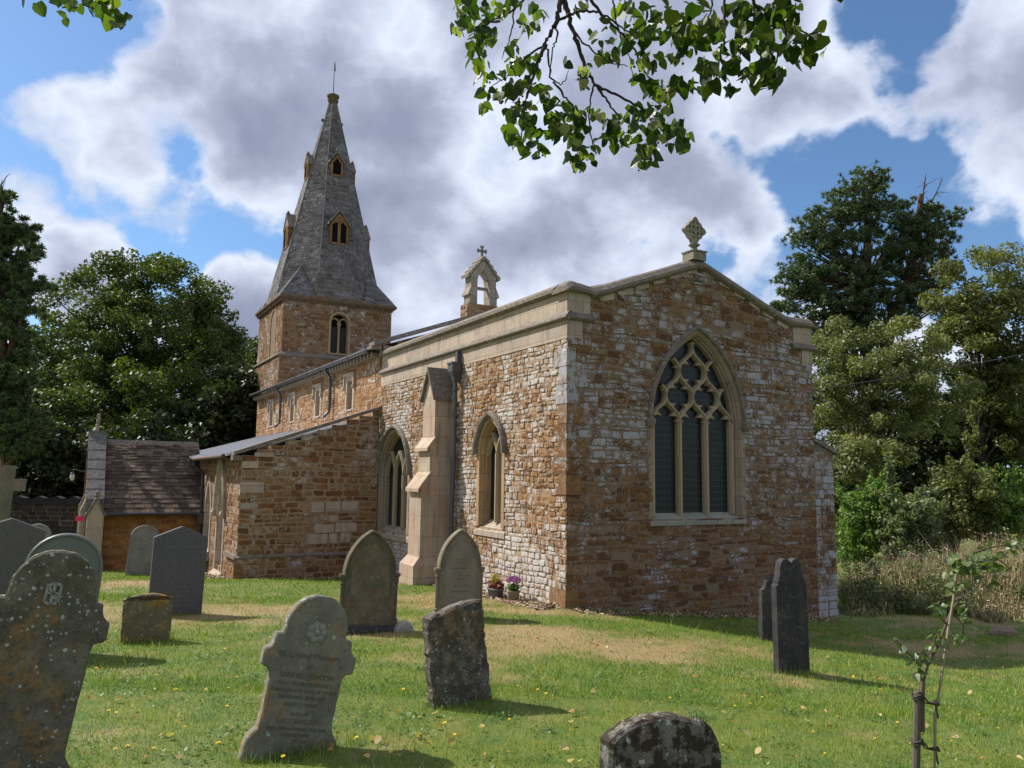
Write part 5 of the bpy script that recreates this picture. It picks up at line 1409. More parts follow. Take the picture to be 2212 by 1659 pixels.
pp = ch(1.18, -.30, 0); z0 = gz(pp.x, pp.y)
pot2 = tag(empty('flower_vase', (pp.x, pp.y, z0)), 'stone-coloured pot of purple and white flowers beside the planter by the sunny chancel wall', 'flower pot')
pot2.scale = (.74, .74, .62)
b = MB(); b.lathe([(0, 0), (.09, 0), (.12, .03), (.15, .28), (.16, .30), (.13, .30), (.12, .26), (0, .25)], (0, 0, 0), 16); b.build('pot', [plain_mat('stone_pot', (.22, .19, .14), .9)], pot2, True)
V, r_ = petals(260, (0, 0, .58), (.19, .15, .12), .030, 8); np_mesh('purple_flowers', V, 4, leaf_mat('purple_petal', (.17, .03, .20), (.36, .10, .40), .3), r_, pot2)
V, r_ = petals(70, (.0, -.06, .50), (.14, .12, .09), .032, 9); np_mesh('white_flowers', V, 4, leaf_mat('white_petal', (.55, .53, .58), (.75, .73, .76), .3), r_, pot2)
V, r_ = petals(160, (0, 0, .40), (.15, .14, .12), .05, 10); np_mesh('leaves', V, 4, leaf_mat('pot_leaf', (.07, .16, .03), (.14, .26, .06), .35), r_, pot2)

# ------------------------------------------------------------------ wall lamp, arrow sign
lp_ = empty('wall_lamp', ch(16.5, PV0, 2.07), (0, 0, TH)); tag(lp_, 'small glass wall lamp on a bent bracket, on the porch gable', 'lamp')
b = MB(); b.tube([(0, 0, 0), (-.18, 0, .0), (-.34, 0, .05), (-.39, 0, .03), (-.40, 0, -.04)], .016, 8); b.lathe([(.05, -.02), (.05, .02)], (0, 0, 0), 8)
b.lathe([(0, -.03), (.04, -.035), (.065, -.075), (.065, -.10), (0, -.10)], (-.40, 0, 0), 12); b.build('bracket', [M['iron_pipe']], lp_)
b = MB(); b.lathe([(.055, -.10), (.065, -.14), (.062, -.22), (.04, -.28), (0, -.30)], (-.40, 0, 0), 12); b.build('lamp_glass', [plain_mat('frosted_glass', (.55, .57, .58), .15, .6, 0, .05)], lp_, True)
ar = MB()
pc = uvz_ = (14.62, -6.795, .74)
ar.hexa([(-6.87, 14.652, .67), (-6.68, 14.652, .67), (-6.66, 14.652, .71), (-6.64, 14.652, .74), (-6.66, 14.652, .77), (-6.68, 14.652, .80), (-6.87, 14.652, .80)],
        [(-6.87, 14.658, .67), (-6.68, 14.658, .67), (-6.66, 14.658, .71), (-6.64, 14.658, .74), (-6.66, 14.658, .77), (-6.68, 14.658, .80), (-6.87, 14.658, .80)])
so = ar.build('arrow_sign', [plain_mat('pink_paper', (.85, .03, .16), .6, .3, 0, .03)], None, False, C0, (0, 0, TH))
tag(so, 'bright pink paper arrow fixed to the corner of the porch', 'sign')

# ------------------------------------------------------------------ churchyard wall at the far left
def yard_wall(a, b_, h, label):
    d = Vector((b_[0]-a[0], b_[1]-a[1], 0)); L = d.length; d.normalize(); n = Vector((d.y, -d.x, 0))
    z0 = gz(*a); mb = MB()
    def Mw(s, z, dd): q = Vector((a[0], a[1], z0))+d*s+n*dd; return (q.x, q.y, z0+z)
    lay(mb, Mw, -.2, h, lambda z, hh: [(0, L)], ch=(.12, .2), sw=(.25, .5), rel=(0, .03))
    mb.hexa([Mw(0, -.2, -.02), Mw(L, -.2, -.02), Mw(L, h, -.02), Mw(0, h, -.02)], [Mw(0, -.2, -.4), Mw(L, -.2, -.4), Mw(L, h, -.4), Mw(0, h, -.4)], 1)
    o = mb.build('churchyard_wall', [stone_mat('shade_dark_wall_stone', ramp=[(0, (.03, .028, .03)), (1, (.07, .06, .055))], lichen=.05), M['mortar_d']]); tag(o, label, 'wall')  # stone colour near black: the shade on this wall is painted in
    c = MB(); s = 0
    while s < L:
        w = rng.uniform(.55, .95); c.hexa([Mw(s, h, .05), Mw(s+w*.97, h, .05), Mw(s+w*.8, h+.2, -.02), Mw(s+w*.5, h+.28, -.05), Mw(s+w*.2, h+.2, -.02)], [Mw(s, h, -.45), Mw(s+w*.97, h, -.45), Mw(s+w*.8, h+.2, -.38), Mw(s+w*.5, h+.28, -.35), Mw(s+w*.2, h+.2, -.38)]); s += w
    c.build('coping', [plain_mat('shade_dark_coping_stone', (.035, .032, .034), .95, .1)], o)  # coping darkened the same way, shade put into its colour
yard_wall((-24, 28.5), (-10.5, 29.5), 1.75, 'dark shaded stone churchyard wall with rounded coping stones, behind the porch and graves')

# ------------------------------------------------------------------ trees
def leaf_cloud(clumps, n, size, seed, asp=.55, up=.3, sphere=.9, droop=0.0):
    """clumps: array (k,4) of x,y,z,r. leaves crowd the outside of each clump"""
    R_ = np.random.default_rng(seed); cl = np.asarray(clumps, float)
    w = cl[:, 3]**2; idx = R_.choice(len(cl), n, p=w/w.sum())
    u = R_.normal(0, 1, (n, 3)); u /= np.linalg.norm(u, axis=1)[:, None]
    rr = R_.random((n, 1))**(1/2.2)*sphere+(1-sphere)
    P_ = cl[idx, :3]+u*rr*cl[idx, 3:4]*np.array([1, 1, .72])
    nrm = u*.6+R_.normal(0, .7, (n, 3))+np.array([0, 0, up]); nrm /= np.linalg.norm(nrm, axis=1)[:, None]
    a = np.cross(nrm, R_.normal(0, 1, (n, 3))); a[:, 2] -= droop; a /= np.linalg.norm(a, axis=1)[:, None]+1e-9
    b_ = np.cross(nrm, a)
    s_ = size*(.6+.8*R_.random((n, 1)))
    V = np.stack([P_-a*s_, P_+b_*s_*asp-a*s_*.15, P_+a*s_, P_-b_*s_*asp-a*s_*.15], 1).reshape(-1, 3)
    r_ = np.clip(.5+R_.normal(0, .2, n)+(R_.random(len(cl))-.5)[idx]*.5, 0, 1)
    return V, r_
def crown_clumps(blobs, k, rmin, rmax, seed, shell=.7):
    """blobs (x,y,z,rx,ry,rz); clump centres near their surface"""
    R_ = np.random.default_rng(seed); out = []
    vol = np.array([b_[3]*b_[4]*b_[5] for b_ in blobs])**.67; vol /= vol.sum()
    while len(out) < k:
        b_ = blobs[R_.choice(len(blobs), p=vol)]
        u = R_.normal(0, 1, 3); u /= np.linalg.norm(u); q = R_.random()**.5*(1-shell)+shell if R_.random() < .8 else R_.random()
        p = np.array(b_[:3])+u*q*np.array(b_[3:6])
        out.append((*p, rmin+(rmax-rmin)*R_.random()))
    return out
def limbs(mb, base, top, r0, clumps, n, seed, fork=.35, r1=.03):
    R_ = random.Random(seed); base = Vector(base); top = Vector(top)
    mid = base.lerp(top, .5)+Vector((R_.uniform(-.3, .3), R_.uniform(-.3, .3), 0))
    mb.tube([base-Vector((0, 0, .2)), base+Vector((0, 0, .25)), base.lerp(mid, .5), mid, top.lerp(mid, .4), top], [r0*1.45, r0*1.05, r0*.9, r0*.7, r0*.45, r0*.15], 9)
    for c in R_.sample(list(clumps), min(n, len(clumps))):
        c = Vector(c[:3]); f = R_.uniform(fork, .85)
        hb = base.lerp(top, f); 
        if c.z < hb.z+.2: hb = base.lerp(top, max(.15, f-.3))
        m1 = hb.lerp(c, .45)+Vector((R_.uniform(-.5, .5), R_.uniform(-.5, .5), R_.uniform(.1, .8)))
        r = r0*R_.uniform(.22, .42)*(1.05-f*.6)
        mb.tube([hb, hb.lerp(m1, .5)+Vector((0, 0, .15)), m1, m1.lerp(c, .6), c], [r, r*.8, r*.6, r*.4, r1], 6)
BARK = bark_mat('grey_brown_bark'); BARKP = bark_mat('pine_bark', (.10, .065, .045)); BARKD = bark_mat('dark_bark', (.035, .03, .026))
L_LIME = leaf_mat('lime_leaves', (.034, .052, .011), (.098, .122, .024), .34)
L_DARK = leaf_mat('dark_leaves', (.016, .024, .007), (.048, .060, .015), .25)
L_PALE = leaf_mat('pale_olive_leaves', (.07, .085, .026), (.20, .205, .075), .32)
L_OLIVE = leaf_mat('olive_leaves', (.06, .072, .020), (.175, .18, .055), .33)
L_BUSH = leaf_mat('bright_shrub_leaves', (.06, .12, .022), (.17, .25, .06), .4)
L_SAGE = leaf_mat('sage_shrub_leaves', (.07, .095, .04), (.19, .21, .10), .35)
L_PINE = leaf_mat('pine_needles', (.026, .050, .020), (.115, .155, .065), .2, .45)
L_PINE2 = leaf_mat('brown_needles', (.06, .05, .025), (.12, .09, .045), .15)
def broadleaf(name, label, px, pybase, Y, blobs_px, k, rm, n, leaf, mat, bark, seed, r0, ztop_f=.8, nl=26, shell=.65, group=None, base_z=None, cat='tree', asp=.6, shoots=0):
    """blobs_px: (px, py, rx_px, ry_px, dY, depth_px) given at distance Y; turned into metres about the trunk foot"""
    foot = at(px, pybase, Y); fz = gz(foot.x, foot.y) if base_z is None else base_z
    o = tag(empty(name, (foot.x, foot.y, fz)), label, cat, group)
    bl = []
    for (bx, by, rx, ry, dy) in blobs_px:
        Yb = Y+dy; c = at(bx, by, Yb); s_ = (Yb)/FPX
        bl.append((c.x-foot.x, c.y-foot.y, c.z-fz, rx*s_, max(rx, ry)*.85*s_, ry*s_))
    cl = crown_clumps(bl, k, rm[0], rm[1], seed, shell)
    Rs = random.Random(seed+9)
    for _ in range(shoots):
        c = Rs.choice(cl); d_ = Vector((Rs.gauss(0, .5), Rs.gauss(0, .5), Rs.uniform(.5, 1.2))).normalized(); q = Vector(c[:3])
        for j in range(6): cl.append((*(q+d_*(c[3]*.6+.11*j)), .12-.012*j))
    V, r_ = leaf_cloud(cl, n, leaf, seed+1, asp)
    np_mesh('crown', V, 4, mat, r_, o)
    top = max(b_[2]+b_[5]*.6 for b_ in bl); mx = np.mean([b_[0] for b_ in bl]); my = np.mean([b_[1] for b_ in bl])
    b = MB(); limbs(b, (0, 0, 0), (mx*.6, my*.6, top*ztop_f), r0, cl, nl, seed+2); b.build('trunk', [bark], o, True)
    return o, cl
# big lime behind the porch
broadleaf('lime_tree', 'big dome-shaped green lime tree with dark limbs, behind the porch', 295, 1150, 44, [(295, 790, 225, 245, 0), (270, 690, 170, 148, 0), (340, 700, 130, 140, 2), (150, 850, 120, 160, 0), (440, 850, 105, 160, 2), (300, 920, 240, 130, -3), (220, 1010, 230, 90, -4), (440, 980, 120, 110, 0), (520, 960, 60, 100, 3), (395, 780, 110, 130, 1)], 560, (.5, 1.15), 150000, .10, L_LIME, BARKD, 100, .55, .72, 46, .80)
broadleaf('dark_tree', 'dense dark tree behind the porch roof, under the dome-shaped lime', 170, 1150, 36, [(120, 960, 120, 90, 0), (230, 1010, 110, 60, 0), (330, 960, 120, 80, 0), (440, 960, 100, 90, 2), (500, 900, 60, 110, 3), (60, 1030, 90, 60, 0), (140, 1060, 110, 40, 0), (400, 1010, 80, 60, 0)], 220, (.5, 1.1), 36000, .13, L_DARK, BARKD, 120, .3, .6, 26, .4)
broadleaf('birch_tree', 'light green tree peeping out behind the left side of the church tower', 552, 1000, 52, [(548, 800, 36, 90, 0), (565, 760, 34, 60, 0), (535, 880, 45, 100, 0), (580, 850, 60, 120, 2)], 60, (.5, 1.0), 8000, .16, L_LIME, BARK, 140, .22, .8, 10, .5)
broadleaf('hedge_shrub', 'sunlit green shrub beyond the dark churchyard wall', 90, 1130, 42, [(110, 1090, 40, 40, 0), (60, 1080, 40, 30, 0), (20, 1010, 40, 50, 2)], 40, (.4, .8), 6000, .11, L_BUSH, BARK, 150, .08, .7, 6, .4, cat='shrub')
def pine(name, label, px, pybase, Y, tops, tufts_px, n_needles, seed, dead, r0, mult=2.1):
    foot = at(px, pybase, Y); fz = gz(foot.x, foot.y); R_ = random.Random(seed); N_ = np.random.default_rng(seed)
    o = tag(empty(name, (foot.x, foot.y, fz)), label, 'tree')
    off = Vector((foot.x, foot.y, fz)); pts = []; b = MB()
    tl = [[at(x, y, Y)-off for x, y in t_] for t_ in tops]
    for t_ in tl:
        m_ = len(t_); b.tube([Vector((0, 0, -.3))]+t_, [r0*1.2]+[r0*(1-.85*i/m_) for i in range(m_)], 8)
    for (bx, by, rx, ry, k) in tufts_px:
        for _ in range(int(k*mult)):
            a = R_.random()*2*pi; q = sqrt(R_.random()); x = bx+rx*q*cos(a); y = by+ry*q*sin(a)
            c = at(x, y, Y+R_.uniform(-1, 1)*rx*.8*Y/FPX)-off
            pts.append((c.x, c.y, c.z, R_.uniform(.32, .60)))
    P_ = np.array(pts)
    for i in range(len(pts)):
        if i % 3 == 0:
            c = Vector(pts[i][:3]); t_ = min((t2 for t2 in tl), key=lambda t2: min((q-c).length for q in t2)); j = min(t_, key=lambda q: (q-c).length+abs(q.z-c.z+1.0))
            b.tube([j, j.lerp(c, .5)+Vector((0, 0, -.15)), c], [.09, .055, .02], 5)
    nd = n_needles; idx = N_.integers(0, len(pts), nd)
    u = N_.normal(0, 1, (nd, 3)); u[:, 2] += .55; u /= np.linalg.norm(u, axis=1)[:, None]
    sub = N_.integers(0, 7, nd)                         # each tuft is a spray of shoots
    so = N_.normal(0, 1, (len(pts), 7, 3)); so[:, :, 2] = np.abs(so[:, :, 2])*.6
    c0 = P_[idx, :3]+so[idx, sub]*P_[idx, 3:4]*.55
    L = .17*(.7+.6*N_.random((nd, 1)))
    w = np.cross(u, N_.normal(0, 1, (nd, 3))); w /= np.linalg.norm(w, axis=1)[:, None]; w *= .018
    V = np.stack([c0-w, c0+w, c0+u*L*1.0+w*.6, c0+u*L-w*.6], 1).reshape(-1, 3)
    np_mesh('crown', V, 4, [L_PINE], np.clip(N_.normal(.5, .25, nd), 0, 1), o)
    for (x0, y0, x1, y1) in dead:
        a_ = at(x0, y0, Y)-off; e_ = at(x1, y1, Y+R_.uniform(-1, 1))-off; d = e_-a_
        m1 = a_+d*.5+Vector((R_.uniform(-.2, .2), 0, R_.uniform(0, .3)))
        b.tube([a_, m1, e_], [.06, .035, .012], 5)
        for k in range(7):
            s_ = a_.lerp(e_, R_.uniform(.3, 1)); q = Vector((R_.uniform(-1, 1), R_.uniform(-1, 1), R_.uniform(-.2, 1)))*R_.uniform(.4, .9)
            b.tube([s_, s_+q*.6+Vector((0, 0, .08)), s_+q], [.022, .014, .007], 4)
    b.build('trunk', [BARKP], o, True)
pine('pine_tree', 'dark green pine with bare dead twigs at its twin tops, right of the church', 1880, 1200, 40,
     [[(1878, 1000), (1870, 800), (1872, 600), (1876, 450), (1880, 370)], [(1885, 900), (1920, 720), (1965, 600), (1985, 480), (1990, 420)]],
     [(1878, 395, 35, 30, 10), (1850, 440, 55, 45, 18), (1890, 470, 45, 45, 12), (1790, 500, 60, 45, 22), (1860, 540, 80, 50, 26), (1750, 540, 45, 40, 14), (1975, 470, 60, 35, 20), (2010, 520, 50, 40, 14), (1960, 560, 60, 40, 18),
      (1740, 610, 65, 35, 24), (1830, 620, 90, 45, 34), (1930, 620, 80, 40, 26), (1710, 660, 40, 30, 10), (1780, 690, 70, 40, 22), (1880, 690, 90, 45, 30), (1980, 650, 50, 35, 12), (2060, 480, 16, 14, 3), (1830, 740, 90, 30, 18), (2020, 590, 45, 40, 12), (1960, 520, 50, 40, 12)],
     170000, 31, [(1992, 460, 2000, 375), (1995, 470, 2035, 390), (2010, 520, 2078, 470), (1855, 450, 1840, 385), (2000, 560, 2060, 545), (1730, 640, 1690, 610), (1720, 590, 1690, 600), (2020, 640, 2050, 590)], .38)
pine('conifer_tree', 'dark conifer cut off by the left edge of the picture', 15, 1180, 28,
     [[(12, 1000), (8, 800), (5, 620), (0, 480), (-4, 400)]],
     [(-6, 430, 12, 28, 4), (28, 500, 42, 30, 10), (22, 560, 55, 34, 13), (-20, 520, 60, 60, 14), (35, 620, 50, 34, 13), (10, 690, 60, 40, 15), (25, 760, 45, 45, 12), (-30, 640, 50, 90, 14), (0, 850, 60, 60, 18), (20, 930, 60, 60, 16), (-40, 800, 60, 100, 16), (60, 900, 40, 50, 8)],
     100000, 57, [(0, 470, 3, 395)], .16, 1.2)
broadleaf('ash_tree', 'tall olive-green tree at the right edge, beyond the overhead wire', 2120, 1200, 34, [(2095, 560, 55, 50, 0), (2165, 600, 75, 75, 0), (2060, 650, 60, 70, 0), (2190, 720, 90, 90, 0), (2090, 760, 100, 80, 0), (2210, 850, 80, 120, 0), (2120, 850, 90, 80, 1), (2130, 680, 80, 70, 0), (2040, 740, 60, 60, 1), (2170, 960, 90, 90, 1)], 200, (.3, .8), 48000, .09, L_OLIVE, BARKD, 200, .2, .8, 24, .5, asp=.42)
broadleaf('willow_tree', 'broad pale grey-green tree directly right of the chancel wall', 1930, 1230, 30, [(1890, 800, 120, 75, 0), (1960, 740, 80, 60, 0), (1800, 760, 60, 70, 1), (2000, 860, 110, 90, 0), (1820, 880, 70, 90, 0), (1900, 950, 100, 80, -1), (1860, 1010, 50, 60, -2), (1790, 820, 50, 120, 2)], 190, (.25, .62), 42000, .080, L_PALE, BARK, 210, .3, .75, 22, .6, asp=.42)
broadleaf('yew_tree', 'very dark shadowy tree behind the bright shrubs on the right', 2060, 1230, 36, [(2000, 1000, 160, 120, 0), (2130, 960, 120, 140, 0), (1880, 1060, 110, 90, 0), (2190, 1080, 90, 90, 0), (1830, 980, 60, 130, 2), (2040, 1110, 170, 60, 0), (2180, 900, 80, 110, 3), (1840, 1130, 70, 60, 0), (1840, 700, 60, 60, 4)], 240, (.5, 1.1), 40000, .12, L_DARK, BARKD, 220, .3, .7, 16, .3)
for (nm_, lb_, px, Yd, bl, k, n, mt, sd_) in (
    ('shrub', 'bright green leafy shrub beside the north-east corner of the church', 1875, 24, [(1860, 1130, 55, 60, 0), (1895, 1100, 50, 50, 0), (1850, 1180, 45, 50, 0)], 90, 12000, L_BUSH, 301),
    ('shrub', 'grey-green shrub with a rounded top in the middle of the right-hand hedge', 1975, 23, [(1980, 1120, 60, 60, 0), (1950, 1160, 60, 45, 0), (2010, 1170, 50, 40, 0)], 90, 12000, L_SAGE, 302),
    ('shrub', 'mid green shrub at the right of the hedge below the tall olive tree', 2070, 24, [(2060, 1090, 60, 50, 0), (2110, 1070, 60, 45, 0), (2070, 1150, 70, 40, 0)], 90, 12000, L_OLIVE, 303),
    ('shrub', 'yellow-green shrub at the right edge of the picture behind the dry grass', 2150, 24, [(2150, 1120, 60, 55, 0), (2200, 1130, 50, 60, 0), (2150, 1165, 60, 35, 0)], 55, 8000, L_BUSH, 304)):
    broadleaf(nm_, lb_, px, 1255, Yd, [q for b__ in bl for q in (b__, (b__[0]+24*((sd_*7) % 3-1), b__[1]-22, b__[2]*.5, b__[3]*.8, .8))], int(k*1.3), (.08, .40), int(n*1.35), .060, mt, BARK, sd_, .05, .7, 10, .2, shoots=60, group='shrubs in the right-hand hedge', cat='shrub', asp=.5)
# light fall of leaf behind everything so no bare horizon shows
def far_wood():
    bl = []
    for i, px in enumerate(range(-900, 3300, 85)):
        c = at(px, 1020, 68); bl.append((c.x, c.y, 3.6+2.2*vnoise(np.array(i*.7), np.array(.0), 5)+1.6*(px < 300 or px > 1700), 4.2, 3, 5.0))
    cl = crown_clumps(bl, 620, .8, 1.7, 77, .5); V, r_ = leaf_cloud(cl, 80000, .27, 78)
    o = np_mesh('distant_wood', V, 4, L_DARK, r_); o['kind'] = 'stuff'; o['label'] = 'distant belt of trees closing the view beyond the churchyard'
far_wood()

# rough grass and seed heads along the right-hand boundary
def rough_grass():
    R_ = np.random.default_rng(8); Vs = []; rs = []; ds = []
    n = 36000
    px = 1800+R_.random(n)*520; t_ = R_.random(n)
    x = np.empty(n); y = 16.6+t_**.8*7.0+.7*np.sin(px*.017)+.35*np.sin(px*.05)
    for i in range(n): pass
    X = np.array([at(p_, 1200, yy).x for p_, yy in zip(px[:400], y[:400])])
    x = (px-CXP)/FPX*y*1.02
    d = np.stack([x-C0.x, y-C0.y], -1); u = d@WD[:2]; v = d@ND[:2]
    keep = ~((v < 6.9) & (u > -.6)); x, y, px = x[keep], y[keep], px[keep]; n = len(x)
    tall = np.clip((px-1880)/200, 0, 1)
    h = (.35+.85*R_.random(n))*(.75+.55*tall)*np.clip((y-16.4)/2.0, .14, 1)*(.6+.8*vnoise(x*1.4, y*1.4, 66))
    z = ground_np(x, y); a = R_.random(n)*2*pi; la = R_.random(n)*2*pi; lean = np.abs(R_.normal(0, .36, n))*h; w = .012+.014*R_.random(n)
    B0 = np.stack([x-np.cos(a)*w, y-np.sin(a)*w, z], -1); B1 = np.stack([x+np.cos(a)*w, y+np.sin(a)*w, z], -1)
    T = np.stack([x+np.cos(la)*lean, y+np.sin(la)*lean, z+h], -1)
    Vb = np.stack([B0, B1, T], 1).reshape(-1, 3)
    dry = np.clip(.08+.38*tall+R_.normal(0, .25, n)+.35*(h > .95), 0, 1)
    m, t = new_mat('rough_grass'); r = rnd_attr(t); dd = rnd_attr(t, 'dry')
    g = t.ramp(r, [(0, (.06, .085, .022)), (.6, (.125, .155, .045)), (1, (.20, .21, .08))]); s_ = t.ramp(r, [(0, (.27, .21, .11)), (.6, (.45, .36, .20)), (1, (.55, .46, .29))])
    finish(t, t.mix(dd, g, s_), .8, spec=.15)
    o = np_mesh('rough_grass', Vb, 3, m, R_.random(n), None, {'dry': dry}); o['kind'] = 'stuff'; o['label'] = 'tall dry grass and weeds along the right-hand boundary'
    # seed heads and weed leaves
    k = R_.random(n) < .30; c = T[k]; cl = np.concatenate([c, np.full((len(c), 1), .09)], 1)
    V, r_ = leaf_cloud(cl, 22000, .03, 9, .35)
    m2, t = new_mat('seed_heads'); r = rnd_attr(t); finish(t, t.ramp(r, [(0, (.16, .11, .065)), (.5, (.30, .22, .14)), (1, (.42, .33, .23))]), .9)
    o = np_mesh('seed_heads', V, 4, m2, r_); o['kind'] = 'stuff'; o['label'] = 'pale pinkish seed heads on top of the tall grass'
    # bramble base
    cl = []
    for i in range(420):
        p_ = 1812+R_.random()*420; yy = 17.2+R_.random()**1.5*4.2+(.8*math.sin(p_*.021)+.5*math.sin(p_*.053))*.6; q = at(p_, 1300, yy)
        dv = (q-C0).dot(Vector(ND)); 
        if R_.random() < .25: continue
        if dv < 6.9 and (q-C0).dot(Vector(WD)) > -.5: continue
        cl.append((q.x, q.y, gz(q.x, q.y)+.05+(.75+.5*(R_.random() < .4))*R_.random()**1.4*min(1, .35+(yy-16.5)*.35), .14+.24*R_.random()))
    V, r_ = leaf_cloud(cl, 30000, .036, 10, .42)
    o = np_mesh('brambles', V, 4, leaf_mat('bramble_leaves', (.05, .07, .025), (.16, .175, .075), .3), r_); o['kind'] = 'stuff'; o['label'] = 'low tangle of brambles and dead stems at the edge of the mown lawn'
rough_grass()
# lump of stone at the right
pp = on_ground(2166, 1372); z0 = pp.z; b = MB(); q_ = random.Random(3)
for (dx, dy, r) in ((0, 0, .15), (.17, .05, .11), (-.16, .0, .09), (.06, .1, .14)):
    rows = []
    for j in range(6):
        th_ = pi*j/5; rows.append([(dx+r*sin(th_)*cos(2*pi*k/9)*q_.uniform(.8, 1.2), dy+r*sin(th_)*sin(2*pi*k/9)*q_.uniform(.8, 1.2), r*.75*cos(th_)*q_.uniform(.85, 1.15)+r*.35) for k in range(9)])
    b.strip(rows, 0, True)
o = b.build('boulder', [plain_mat('pinkish_rubble', (.24, .175, .14), .95, .1, 0, .4, 14, .6)], None, False, (pp.x, pp.y, z0)); tag(o, 'lump of pale pinkish rubble lying at the edge of the dry grass on the right', 'rock')
# overhead wire
b = MB(); a_ = ch(4.0, 6.02, 3.9); e_ = at(2330, 742, 17.0)
b.tube([a_.lerp(e_, t_)-Vector((0, 0, .12*4*t_*(1-t_))) for t_ in [i/14 for i in range(15)]], .011, 5); o = b.build('overhead_cable', [M['gutter']]); tag(o, 'thin black overhead cable running from the church off to the right', 'cable')

# ------------------------------------------------------------------ broad leaves with a shape of their own
LEAF = [(0, 0), (.34, -.06), (.50, .22), (.46, .50), (.30, .78), (0, 1.08), (-.28, .80), (-.47, .48), (-.50, .2), (-.34, -.08)]
def leaves_np(items, seed, curl=.25):
    """items: (pos, stem direction, facing, size); lime/apple-like blades folded on the midrib, each a fan of quads"""
    R_ = np.random.default_rng(seed); Vt = []; rn = []
    for (p, d, n, s) in items:
        d = Vector(d).normalized(); n = Vector(n); n = (n-d*n.dot(d))
        if n.length < 1e-4: n = d.orthogonal()
        n.normalize(); w = d.cross(n); p = Vector(p); r = R_.random(); f = curl*(.4+R_.random()*1.2); bend = R_.normal(0, .18)
        asp = .82+.3*R_.random()
        def q(x, y): return p+w*(x*s*asp)+d*(y*s)+n*(s*(f*abs(x)*1.0-bend*y*y))
        pts = [q(x*(1+R_.normal(0, .06)), y+R_.normal(0, .02)) for x, y in LEAF]; mid = [q(0, 0), q(0, .35), q(0, .7), pts[5]]
        quads = [(mid[0], pts[1], pts[2], mid[1]), (mid[1], pts[2], pts[3], mid[1]), (mid[1], pts[3], pts[4], mid[2]), (mid[2], pts[4], pts[5], mid[2]),
                 (mid[0], mid[1], pts[8], pts[9]), (mid[1], mid[1], pts[7], pts[8]), (mid[1], mid[2], pts[6], pts[7]), (mid[2], mid[2], pts[5], pts[6])]
        tris = []
        for a_, b_, c_, e_ in quads: tris += [(a_, b_, c_), (a_, c_, e_)]
        for t3 in tris:
            if (t3[1]-t3[0]).cross(t3[2]-t3[0]).length > 1e-9:
                Vt += [t3[0][:], t3[1][:], t3[2][:]]; rn.append(r)
    return np.array(Vt), np.array(rn)

# sapling with stake and cane
SY = 5.45
sp0 = on_ground(1990, 1700); so_ = Vector((sp0.x, sp0.y, sp0.z))
sap = tag(empty('young_tree', so_), 'young staked tree with sparse round leaves, leaning right in the right foreground', 'tree')
def zs(zx, zy): return ((3000+zx*.452)/1.80832, (2100+zy*.452)/1.80832)
SYy = sp0.y
def sl(zx, zy, dy=0): return at(*zs(zx, zy), SYy+dy)-so_
main = [(1332, 1680), (1332, 1500), (1338, 1250), (1360, 1150), (1400, 1050), (1460, 950), (1500, 850), (1540, 750), (1590, 620)]
brs = [([(1590, 620), (1640, 560), (1700, 480), (1800, 370), (1900, 320)], .1), ([(1590, 620), (1610, 450), (1630, 250), (1700, 180), (1790, 130)], -.05), ([(1790, 130), (1900, 90), (2000, 70), (2150, 50), (2230, 30)], .15), ([(1800, 370), (1860, 200), (1930, 150), (2050, 230), (2110, 300)], .2),
       ([(1395, 1060), (1360, 1010), (1330, 980), (1260, 1030), (1240, 1060)], -.1), ([(1250, 1030), (1190, 980), (1140, 920), (1080, 885)], -.15), ([(1335, 1240), (1300, 1180), (1260, 1170), (1240, 1210)], -.05), ([(1535, 740), (1490, 690), (1470, 640), (1480, 600)], -.1), ([(1580, 640), (1640, 700), (1690, 760), (1680, 880)], .1), ([(1700, 480), (1700, 400), (1690, 330)], .1), ([(1460, 950), (1440, 880), (1460, 830)], -.1), ([(1690, 600), (1720, 590), (1745, 600)], .1)]
b = MB(); mp = [sl(x, y) for x, y in main]; b.tube(mp, [.016, .015, .013, .012, .011, .010, .009, .008, .007], 7)
tw = []
for pl_, dy in brs:
    q = [sl(x, y, dy*i/len(pl_)) for i, (x, y) in enumerate(pl_)]; b.tube(q, [.007-.005*i/len(q) for i in range(len(q))], 5); tw.append(q)
b.build('trunk', [bark_mat('sapling_bark', (.12, .09, .07))], sap, True)
its = []; R2 = random.Random(12)
cl_ = [(1640, 200, 60, 16), (1720, 230, 90, 22), (1820, 200, 80, 20), (1950, 150, 110, 22), (2080, 110, 90, 16), (1900, 290, 110, 16), (2040, 270, 70, 9), (1600, 300, 50, 9), (1600, 440, 45, 10), (1680, 420, 60, 8), (1690, 610, 45, 6), (1480, 610, 60, 12), (1690, 720, 60, 9), (1640, 860, 60, 9), (1490, 850, 60, 9), (1400, 950, 60, 9), (1290, 1040, 60, 10), (1180, 960, 40, 4), (1090, 890, 25, 3), (1290, 1170, 50, 8), (1270, 1080, 40, 5), (1540, 800, 30, 3), (2170, 60, 70, 12)]
for (x, y, r, k) in cl_:
    for _ in range(k):
        p = sl(x+R2.gauss(0, r*.6), y+R2.gauss(0, r*.5), R2.uniform(-.18, .18))
        its.append((p, (R2.uniform(-1, 1), R2.uniform(-1, 1), R2.uniform(-.9, .3)), (R2.uniform(-.8, .8), R2.uniform(-.9, .5), R2.uniform(.1, 1)), R2.uniform(.030, .060)))
V, r_ = leaves_np(its, 3); np_mesh('crown', V, 3, leaf_mat('sapling_leaves', (.05, .085, .022), (.115, .15, .05), .35, .4, .5), r_, sap)
st = tag(empty('tree_stake', on_ground(1978, 1700)), 'short weathered wooden stake driven in beside the young tree', 'stake'); so2 = st.location.copy()
